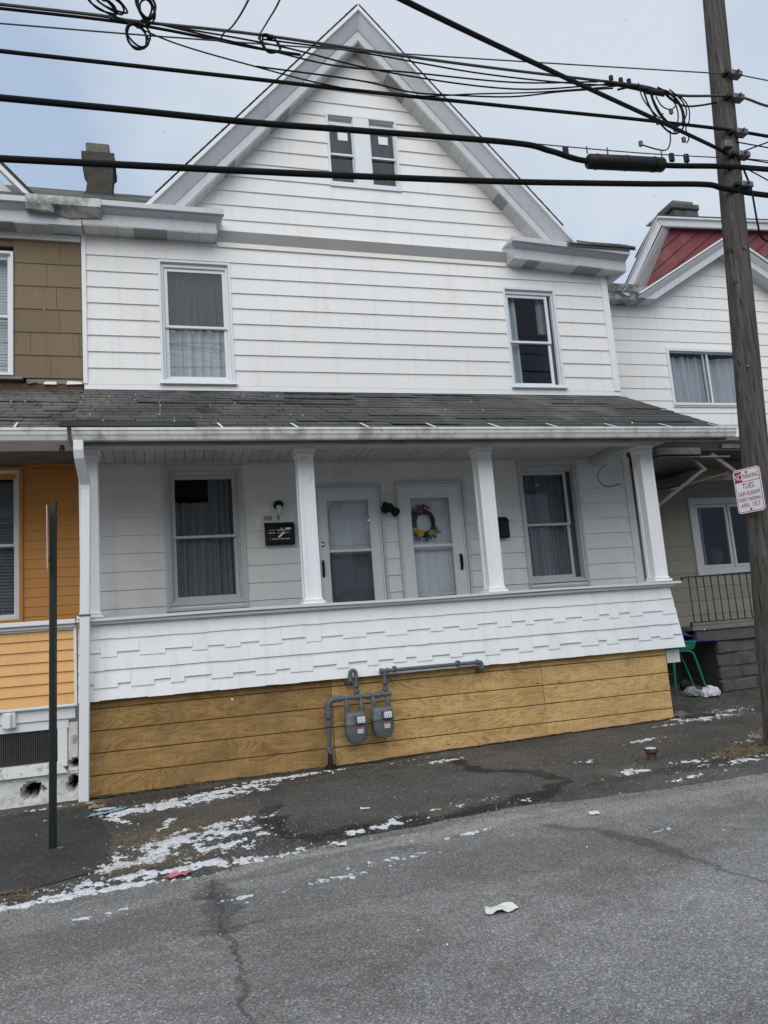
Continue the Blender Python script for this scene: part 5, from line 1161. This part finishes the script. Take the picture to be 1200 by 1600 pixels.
for p, lb in (([(1.0, CY, 7.07), (.985, CY - .25, 6.92), (.945, -4.65, 6.47), (.895, -5.5, 5.887), (.80, -6.9, 5.0), (.65, -9, 3.9)], 'thin wire dropping from the top edge to the strand, right of two'), ([(.649, CY, 6.99), (.66, CY - .12, 6.97), (.68, -4.5, 6.52), (.675, -5.5, 5.848), (.66, -6.9, 5.0), (.6, -9, 3.9)], 'thin wire dropping from the top edge to the strand, left of two')):
    tag(MB().tube(spline(p, 8), .007, 6).build('service_wire', 'cable', None, smooth=True), lb, 'cable', 'service wires')
# splice case
s = empty('splice_case', (4.84, CY, 6.08), 'long black cylindrical splice case hanging on the thick cable', 'splice case')
a, c = Vector((4.37, CY, 6.158)), Vector((5.315, CY, 6.212)); d = (c - a)
MB().tube([a, a + d * .012, a + d * .03, a + d * .5, a + d * .97, a + d * .988, c], [.03, .066, .077, .079, .077, .066, .03], 16).build('case', 'black', s, smooth=True)
for t_ in (.12, .5, .86): MB().tube([a + d * (t_ - .006), a + d * (t_ + .006)], .082, 16).build('band', 'black', s)
for t_, h in ((-.25, .10), (1.12, .09), (1.32, .09)):
    p = a + d * t_ + Vector((0, 0, .055)); MB().box(p.x - .03, p.x + .03, p.y - .02, p.y + .02, p.z - .01, p.z + h).build('hanger', 'black', s, bevel=.01)
for t_ in (.02, .28, .99): p = a + d * t_; MB().tube([(p.x, p.y, p.z + .09), (p.x, p.y, p.z + .17)], .008, 6).build('hanger', 'cable_grey', s)
# coils
def coil(name, c, rx, rz, turns, label, tilt=.25, r_=.009, seed=1):
    rnd = random.Random(seed); t = empty(name, (c[0], CY, c[1]), label, 'cable coil', 'cable coils')
    for i in range(turns):
        ph = rnd.random() * 6; kx, kz = rnd.uniform(.82, 1.12), rnd.uniform(.85, 1.1); ox, oz = rnd.uniform(-.03, .03) * rx / .1, rnd.uniform(-.02, .02)
        pts = [(c[0] + ox + rx * kx * math.cos(a) * math.cos(tilt) + .006 * math.sin(3 * a + ph), CY + rx * kx * math.cos(a) * math.sin(tilt) + .02 * (i - turns / 2), c[1] + oz + rz * kz * math.sin(a) + .01 * math.sin(2 * a + ph)) for a in [2 * math.pi * k / 28 for k in range(29)]]
        MB().tube(pts, r_, 6).build('loop', 'cable', t, smooth=True)
    MB().box(c[0] - .03, c[0] + .03, CY - .03, CY + .03, c[1] + rz * .9, c[1] + rz * 1.12).build('tie', 'black', t)
coil('cable_coil', (-.07, 6.93), .095, .115, 3, 'round cable coil hanging below the strand at top left')
coil('cable_coil', (-.36, 7.20), .16, .07, 4, 'flat cable coil lying on the strand at the top left edge', .5, seed=5)
coil('cable_coil', (-.02, 7.24), .075, .14, 5, 'tall narrow cable coil standing above the strand at the top edge', .3, seed=8)
coil('cable_coil', (1.11, 7.02), .10, .085, 2, 'small cable coil hanging where two thin wires meet the strand', seed=11)
t = empty('cable_coil', (5.45, CY, 6.7), 'tangle of thin wire loops hanging beside the utility pole', 'cable coil', 'cable coils')
for i, p in enumerate(([(5.10, 7.13), (5.13, 6.95), (5.24, 6.80), (5.32, 6.74), (5.36, 6.80)], [(5.25, 7.11), (5.28, 6.95), (5.36, 6.78), (5.48, 6.68), (5.60, 6.72), (5.68, 6.86), (5.64, 7.0), (5.5, 7.12)], [(5.24, 7.1), (5.30, 6.86), (5.42, 6.70), (5.54, 6.68), (5.62, 6.76), (5.62, 6.92), (5.52, 7.06), (5.36, 7.14)],
    [(5.28, 7.1), (5.31, 6.9), (5.40, 6.76), (5.52, 6.70), (5.58, 6.80), (5.57, 6.96), (5.46, 7.1)], [(5.34, 7.04), (5.40, 6.93), (5.50, 6.90), (5.58, 6.95)], [(5.5, 7.12), (5.68, 7.08), (5.76, 6.96), (5.74, 6.80), (5.68, 6.70), (5.70, 6.58), (5.66, 6.52)], [(5.48, 6.66), (5.46, 6.52), (5.40, 6.42), (5.28, 6.41), (5.06, 6.45)], [(5.22, 7.12), (5.27, 6.93), (5.37, 6.75), (5.5, 6.64), (5.63, 6.68), (5.7, 6.82), (5.68, 7.0), (5.56, 7.14), (5.4, 7.17)],
    [(4.9, 7.10), (5.1, 7.16), (5.35, 7.18), (5.5, 7.13), (5.62, 7.05)], [(5.2, 7.15), (5.45, 7.17), (5.6, 7.07), (5.75, 7.02), (5.95, 7.05), (6.2, 7.12)])):
    MB().tube(spline([(x, CY + .012 * (i - 4), z) for x, z in p], 6), .0075 if i < 7 else .011, 6).build('loop', 'cable', t, smooth=True)
MB().tube([(4.72, CY, 7.13), (5.1, CY, 7.12), (5.45, CY, 7.07)], [.022, .032, .02], 10).build('splice', 'black', t, smooth=True); MB().tube([(5.22, CY - .02, 7.07), (5.42, CY - .02, 7.07)], .03, 8).build('terminal_block', 'black', t)
for (x, z) in ((4.80, 7.18), (4.92, 7.17), (5.02, 7.17), (5.06, 6.43), (5.32, 6.72), (5.51, 6.87), (5.53, 6.66), (5.62, 6.54)): bx('clip', 'steel' if z < 7 else 'black', t, x - .018, x + .018, CY - .015, CY + .015, z - .02, z + .035)

# ================================================================ left sign post
t = empty('sign_post', (-.90, -3.46, 0), 'dark green channel sign post standing on the sidewalk at left', 'sign post')
a, c = Vector((-.90, -3.46, -.1)), Vector((-.873, -3.46, 2.735))
pf = [(-.030, .012), (-.022, .016), (-.014, -.012), (.014, -.012), (.022, .016), (.030, .012), (.020, -.020), (-.020, -.020)]
MB().loft([[p + Vector((x, y, 0)) for x, y in pf] for p in (a, c)]).build('channel', 'green_post', t)
sd2 = Vector((-.875, 6.74, 0)).normalized()
MB().bar(Vector((-.915, -3.50, 2.16)) , Vector((-.915, -3.50, 2.675)), .30, .004, (sd2.y, -sd2.x, 0)).build('sign_plate', 'sign_white', t)
MB().tube([(-.915, -3.47, 2.63), (-.835, -3.47, 2.632)], .005, 6).build('bolt', 'steel', t); MB().tube([(-.915, -3.47, 2.25), (-.85, -3.47, 2.25)], .005, 6).build('bolt', 'rust', t)
flat_patch([(-.99, -3.47), (-.94, -3.42), (-.86, -3.40), (-.79, -3.44), (-.82, -3.50), (-.92, -3.53)], .04, .025, .003, .012).build('post_footing', 'stone', t)

# ================================================================ things on the ground
t = empty('pipe_stub', (4.49, -3.39, gtop(4.49, -3.39)), 'short rusty cast-iron pipe stub standing up from the sidewalk', 'pipe stub')
MB().lathe((4.49, -3.39, gtop(4.49, -3.39)), [(.045, -.05), (.045, .055), (.05, .06), (.068, .075), (.068, .105), (.058, .108), (.05, .09), (.001, .085)], 16).build('stub', 'rust', t, smooth=True)
MB().lathe((4.49, -3.39, gtop(4.49, -3.39) + .098), [(.05, 0), (.055, .01), (.03, .016), (.001, .014)], 14).build('snow_cap', 'snow', t, smooth=True)
# green cart beside the porch
gz0 = .21
t = empty('garden_cart', (7.5, .0, gz0), 'green tube-framed cart with purple cover beside the porch corner', 'cart')
MB().tube(spline([(7.27, 0, .24), (7.30, 0, .70), (7.33, .0, .80), (7.40, 0, .835), (7.56, 0, .83), (7.63, 0, .80), (7.67, 0, .72), (7.80, 0, .22)], 6), .017, 8).build('frame_tube', 'green', t, smooth=True)
MB().tube(spline([(7.38, .35, .24), (7.42, .35, .70), (7.48, .35, .82), (7.62, .35, .82), (7.70, .35, .70), (7.86, .35, .24)], 6), .017, 8).build('frame_tube', 'green', t, smooth=True)
MB().tube([(7.80, 0, .23), (7.48, -.02, .20)], .014, 8).build('frame_tube', 'green', t); MB().tube([(7.3, 0, .5), (7.4, .35, .5)], .012, 8).build('frame_tube', 'green', t)
MB().loft([[(7.42, -.02, .85), (7.66, -.02, .84), (7.70, .4, .84), (7.42, .4, .85)], [(7.42, -.06, .985), (7.70, -.06, .97), (7.75, .45, .97), (7.40, .45, .985)]]).build('tub', 'green', t, bevel=.012)
mb = MB(); prs = []
for i in range(9):
    u_ = i / 8; prs.append([(7.44 + .26 * u_ + .02 * math.sin(v * 3 + u_ * 4), -.08 + .5 * v / 6, .985 + (.20 - .16 * u_ ** 2) * math.sin(math.pi * (.12 + .76 * v / 6)) + .02 * fb(u_ * 3, v, 1, 1.2, 3)) for v in range(7)])
mb.loft(prs, cap=False, closed=False); mb.build('cover', 'purple', t, smooth=True, angle=180)
MB().hexa([(7.62, -.05, .955), (8.05, -.02, .94), (8.05, .25, .94), (7.66, .3, .955), (7.62, -.05, .99), (8.05, -.02, .962), (8.05, .25, .962), (7.66, .3, 1.0)]).build('cover_flap', 'purple', t, bevel=.005)
MB().tube([(7.5, .15, .42), (7.5, .15, .3)], .012, 8).lathe((7.52, .1, .33), [(.05, -.04), (.09, -.02), (.10, .0), (.09, .02), (.05, .04)], 16, axis='y').build('wheel', 'black', t, smooth=True)
t.location = (7.28, -.32, gz0 + .035)
def crumple(name, m, c, rx, ry, rz, label, cat, seed=0, sub=3, amp=.35, group=None):
    bm = bmesh.new(); bmesh.ops.create_icosphere(bm, subdivisions=sub, radius=1)
    for v in bm.verts:
        k = 1 + amp * fb(v.co.x + seed, v.co.y, v.co.z + seed, 2.2, 4); v.co = Vector((v.co.x * rx * k, v.co.y * ry * k, max(-.3, v.co.z) * rz * k))
    me = bpy.data.meshes.new(name); bm.to_mesh(me); bm.free(); me.materials.append(M[m]); o = bpy.data.objects.new(name, me); COL.objects.link(o); o.location = (c[0], c[1], gtop(c[0], c[1]) + rz * .25 if len(c) < 3 else c[2])
    tag(o, label, cat, group); return o
crumple('plastic_bag', 'bag', (7.47, -.52), .15, .10, .10, 'crumpled white plastic bag on the ground beside the green cart', 'plastic bag', 3, 4, .28)
crumple('plastic_bag', 'curtain_grey', (7.22, -.46), .13, .09, .09, 'dull grey plastic bag under the green cart', 'plastic bag', 9, 4, .3)
crumple('loose_stone', 'stone', (6.38, -1.28), .10, .08, .06, 'grey stone lying at the right end of the plywood skirting', 'stone', 5, 3, .4)
crumple('tar_lump', 'dirt', (6.52, -1.48), .22, .07, .035, 'flat dark lump of asphalt near the right end of the plywood skirting', 'debris', 7, 3, .4)
def litter(name, m, poly, label, cat, dz=.01, dome=.035, rag=.02):
    o = flat_patch(poly, rag, .025, dz, dome).build(name, m, None, smooth=False)
    sm = o.modifiers.new('thick', 'SOLIDIFY'); sm.thickness = .002; tag(o, label, cat); return o
litter('wrapper', 'paper_blue', [(-.74, -2.42), (-.60, -2.36), (-.42, -2.24), (-.36, -2.16), (-.44, -2.17), (-.64, -2.28), (-.74, -2.36)], 'crumpled blue-grey wrapper lying in snow by the downspout foot', 'litter')
litter('wrapper', 'paper_red', [(-.08, -4.735), (.06, -4.72), (.12, -4.66), (.02, -4.66), (-.06, -4.70)], 'flattened red and blue wrapper at the sidewalk edge', 'litter')
litter('paper_scrap', 'paper', [(1.53, -6.26), (1.66, -6.29), (1.70, -6.25), (1.66, -6.20), (1.55, -6.16)], 'crumpled off-white paper scrap alone on the road', 'litter', .006, .03, .012)
litter('paper_scrap', 'paper', [(2.98, -4.80), (3.06, -4.82), (3.09, -4.74), (3.01, -4.73)], 'small white paper scrap on the road below the pipe stub', 'litter', .006, .03, .012)
litter('paper_scrap', 'paper', [(1.11, -4.56), (1.18, -4.57), (1.19, -4.50), (1.12, -4.50)], 'small white scrap at the sidewalk edge below the gas meters', 'litter', .006, .03, .01)
litter('paper_scrap', 'paper', [(1.50, -3.62), (1.58, -3.65), (1.60, -3.60), (1.52, -3.57)], 'tiny white scrap on the dark sidewalk below the meters', 'litter', .006, .02, .01)
litter('dry_leaf', 'straw', [(-.77, -2.0), (-.70, -2.05), (-.62, -1.98), (-.66, -1.9), (-.74, -1.92)], 'brown dead leaf clump at the downspout foot', 'leaf', .01, .05, .02)

# snow: what is left of a dusting, thickest along the skirting and the sidewalk edge
blobs = [(-.05, -2.28, 10, .62, .14, 1.), (.45, -2.0, 12, .5, .10, .9), (1.15, -1.63, 8, .55, .06, .8), (-.55, -2.55, -60, .35, .05, .8), (.75, -1.85, 10, .35, .06, .7),
         (-.15, -3.55, 78, .55, .05, .6), (.10, -3.75, 20, .55, .18, .72), (.35, -3.45, 18, .4, .12, .66), (-.30, -4.25, 5, .2, .09, 1.05), (.05, -4.55, 4, .65, .06, 1.), (-.75, -4.75, 3, .75, .05, .95), (-.2, -4.1, 30, .45, .2, .6), (.35, -4.2, 25, .35, .14, .62),
         (.62, -4.0, 60, .22, .04, .8), (.55, -3.78, 10, .10, .06, .9), (1.45, -4.25, 14, .45, .05, .62), (2.1, -4.0, 10, .7, .05, .55), (2.75, -4.1, 10, .3, .05, .6),
         (2.85, -1.95, 10, .25, .09, .75), (2.45, -1.62, 5, .3, .03, .6), (6.6, -1.62, 2, .42, .16, .95), (6.05, -1.75, 2, .6, .05, .62), (7.15, -1.3, 10, .4, .25, .6), (6.2, -1.42, 0, .08, .05, .9),
         (5.05, -2.45, 12, .20, .06, .95), (4.0, -3.05, 10, .28, .07, .7), (4.05, -3.75, 15, .16, .10, .9), (4.75, -3.7, 5, .35, .12, .62), (5.1, -3.95, 6, .45, .09, .8), (5.9, -3.9, 4, .5, .08, .75), (5.75, -3.2, 5, .12, .07, .95), (6.1, -3.05, 5, .3, .12, .6), (4.35, -4.2, 4, .4, .06, .6),
         (1.0, -5.25, 8, .35, .05, .58), (1.4, -5.05, 6, .3, .04, .56), (.35, -5.3, 10, .12, .03, .6), (3.2, -5.4, 3, .10, .03, .7), (-.4, -5.2, 12, .2, .05, .55), (1.9, -4.75, 5, .5, .05, .55), (-.62, -2.05, 10, .10, .05, .9), (-1.05, -2.25, 20, .12, .04, .7), (-1.2, -1.62, 2, .4, .05, .65)]
mb = MB(); cell = .011
for (cx, cy, ro, rx, ry, am) in blobs:
    ca, sa = math.cos(R(ro)), math.sin(R(ro)); ex = rx * 1.7; ey = ry * 1.7 + .04
    nu, nv = int(2 * ex / cell) + 1, int(2 * ey / cell) + 1; hh = {}
    for j in range(nv + 1):
        for i in range(nu + 1):
            u_ = -ex + i * cell; v_ = -ey + j * cell; x = cx + u_ * ca - v_ * sa; y = cy + u_ * sa + v_ * ca
            r_ = math.hypot(u_ / rx, v_ / ry)
            h = am - .5 * r_ ** 1.5 + .6 * fb(x, y, 2.2, 6.5, 5) + .75 * fb(x, y, 7.7, 17, 4) + .6 * fb(x, y, 1.7, 48, 2) - (.56 if cx < 1.6 and cy < -1.4 else .80)
            hh[i, j] = (x, y, h)
    idx = {}
    for j in range(nv):
        for i in range(nu):
            if max(hh[i, j][2], hh[i + 1, j][2], hh[i + 1, j + 1][2], hh[i, j + 1][2]) > 0:
                f = []
                for k in ((i, j), (i + 1, j), (i + 1, j + 1), (i, j + 1)):
                    if k not in idx:
                        x, y, h = hh[k]; idx[k] = len(mb.v); mb.v.append((x, y, gtop(x, y) + (.003 + .010 * min(1, h * 1.2) if h > 0 else max(-.010, h * .05))))
                    f.append(idx[k])
                mb.f.append(tuple(f)); mb.mi.append(0)
rnd = random.Random(77)
for i in range(1500):     # crumbs blown off the patches
    if i % 3:
        cx, cy, ro, rx, ry, am = blobs[rnd.randrange(len(blobs))]; x, y = cx + rnd.gauss(0, rx * .9 + .1), cy + rnd.gauss(0, ry + .12)
    else: x, y = rnd.uniform(-1.6, 7.0), rnd.uniform(-5.0, -1.5)
    if y > -1.42: continue
    z = gtop(x, y) + .003; q = rnd.uniform(.003, .010) * (2 if rnd.random() < .06 else 1); a = rnd.random() * 6.28
    mb.add([(x + q * math.cos(a), y + q * math.sin(a), z), (x + q * .7 * math.cos(a + 2), y + q * .7 * math.sin(a + 2), z), (x + q * .8 * math.cos(a + 4), y + q * .8 * math.sin(a + 4), z), (x, y, z + q * .35)], [(0, 1, 3), (1, 2, 3), (2, 0, 3)])
o = mb.build('snow', 'snow', None, smooth=True, angle=180); tag(o, 'thin dirty snow lying in patches along the skirting and sidewalk edge', 'snow', kind='stuff')
# dry grass and straw
def straw(name, spots, n, label, lmin=.05, lmax=.16, flat=.6):
    mb = MB(); rnd = random.Random(len(name) + n)
    for (cx, cy, ro, rx, ry, wgt) in spots:
        for i in range(int(n * wgt)):
            a, q = rnd.random() * 6.283, math.sqrt(rnd.random()); u_, v_ = rx * q * math.cos(a), ry * q * math.sin(a)
            x = cx + u_ * math.cos(R(ro)) - v_ * math.sin(R(ro)); y = cy + u_ * math.sin(R(ro)) + v_ * math.cos(R(ro)); z = gtop(x, y)
            b_ = rnd.random() * 6.283; l = rnd.uniform(lmin, lmax); d = Vector((math.cos(b_), math.sin(b_), 0)); h = rnd.uniform(.0, 1 - flat) * l
            p = Vector((x, y, z + .003 + rnd.random() * .012)); w_ = Vector((-d.y, d.x, 0)) * rnd.uniform(.0012, .0028)
            m1 = p + d * l * .55 + Vector((0, 0, h * .9)); e = p + d * l + Vector((0, 0, h * rnd.uniform(.3, 1.)))
            mb.add([p - w_, p + w_, m1 + w_ * .8, m1 - w_ * .8, e], [(0, 1, 2, 3), (3, 2, 4)])
    o = mb.build(name, 'straw', None); tag(o, label, 'grass', kind='stuff')
straw('dry_grass', [(5.75, -3.62, 0, .55, .32, 1.), (6.3, -3.3, 0, .6, .4, .8), (5.2, -3.75, 5, .35, .18, .5), (6.6, -3.7, 0, .7, .3, .7)], 750, 'flattened dry tan grass around the foot of the utility pole', .06, .2, .72)
straw('dry_straw', [(-1.15, -4.62, 0, .35, .12, .8), (.05, -3.55, 30, .5, .28, 1.), (-.1, -4.35, 12, .4, .14, .8), (-.9, -1.75, 5, .3, .16, 1.), (7.4, -.6, 0, .7, .4, .9), (7.0, -1.2, 0, .6, .25, .5), (.6, -1.48, 2, 1.2, .06, .8), (-1.6, -1.6, 0, .5, .08, .4)], 330, 'dry brown straw and leaf bits scattered on the left sidewalk and in the alley', .02, .10, .8)
# grit
mb = MB(); rnd = random.Random(12)
for i in range(3200):
    x, y = rnd.uniform(-1.6, 7.0), rnd.uniform(-4.7, -1.4)
    if rnd.random() < .5: y = edge_y(x) + rnd.gauss(.03, .10)
    r_ = rnd.uniform(.003, .008) * (2.0 if rnd.random() < .05 else 1); z = gtop(x, y) + r_ * .3
    v = [Vector((x, y, z)) + Vector(p) * r_ * rnd.uniform(.7, 1.3) for p in ((1, 0, 0), (-.4, .9, 0), (-.5, -.8, 0), (.1, .1, .9))]
    mb.add(v, [(0, 1, 3), (1, 2, 3), (2, 0, 3)])
o = mb.build('grit', 'stone', None); tag(o, 'loose grit and small stones scattered over the sidewalk', 'grit', kind='stuff')
# snow specks lodged on the porch roof and a few flakes in the air
mb = MB(); rnd = random.Random(21)
for i in range(34):
    k = rnd.randrange(1, 12); y = YE - .02 + k * (-YE) / ncourse; x = XL + rnd.random() * 2.6 if i < 28 else rnd.uniform(-1.9, 6.8)
    x = round(x / .152) * .152 + rnd.uniform(-.01, .01); r_ = rnd.uniform(.003, .008)
    mb.lathe((x, y, proof(y) + .012), [(r_, -.006), (r_ * .9, .006), (r_ * .4, .012)], 6)
o = mb.build('roof_snow', 'snow', None); tag(o, 'specks of snow caught between the shingles of the porch roof', 'snow', kind='stuff')
mb = MB()
for i in range(120):
    dist = rnd.uniform(2.2, 8.2); px, py = rnd.uniform(-.5, .5), rnd.uniform(-.67, .67)
    p = Vector((0, -10.2, 1.45)) + (fw + r2 * px + u2 * py) * dist; r_ = rnd.uniform(.0018, .0036)
    if p.z < .15 or p.y > -2.1: continue
    mb.lathe(tuple(p), [(r_ * .5, -r_ * .8), (r_, 0), (r_ * .5, r_ * .8)], 6)
o = mb.build('falling_snow', 'flake', None); tag(o, 'a few small snowflakes drifting down in front of the house', 'snow', kind='stuff')

# ================================================================ houses across the street, seen in the window reflections
def across(x0, wd, m, label, zt=6.4):
    t = empty('row_house', (x0 + wd / 2, -21, 0), label, 'house', 'houses across the street')
    y = -20.5
    bx('wall', m, t, x0, x0 + wd, y - 8, y, -.1, zt)
    MB().loft([[(x0 - .3, yy, zt), (x0 + wd + .3, yy, zt), (x0 + wd / 2, yy, zt + wd * .5)] for yy in (y - 8.2, y + .35)]).build('roof', 'shingle', t)
    MB().loft([[(x0 + .25, yy, zt + .02), (x0 + wd - .25, yy, zt + .02), (x0 + wd / 2, yy, zt + wd * .5 - .35)] for yy in (y + .352, y + .37)]).build('gable', m, t)
    for z in (1.1, 4.1):
        for k in range(3):
            cx = x0 + wd * (k + .5) / 3
            w_ = ring(MB(), cx - .5, cx + .5, z, z + 1.6, .09, y + .002, y + .06).build('window', 'trim', t); bx('pane', 'room', w_, cx - .41, cx + .41, y + .004, y + .02, z + .09, z + 1.51)
    bx('porch_roof', 'shingle', t, x0, x0 + wd, y + .07, y + 1.6, 3.0, 3.2)
    for k in range(4): bx('porch_post', 'trim', t, x0 + .1 + (wd - .3) * k / 3, x0 + .25 + (wd - .3) * k / 3, y + 1.4, y + 1.55, -.1, 3.0)
across(-9.5, 7.5, 'siding', 'white gabled house across the street, reflected in the lower left porch window')
across(-1.2, 7.0, 'tan', 'tan gabled house across the street, mirrored in the storm door glass')
across(6.6, 7.2, 'siding_low', 'grey gabled house across the street, mirrored in the lower right porch window')
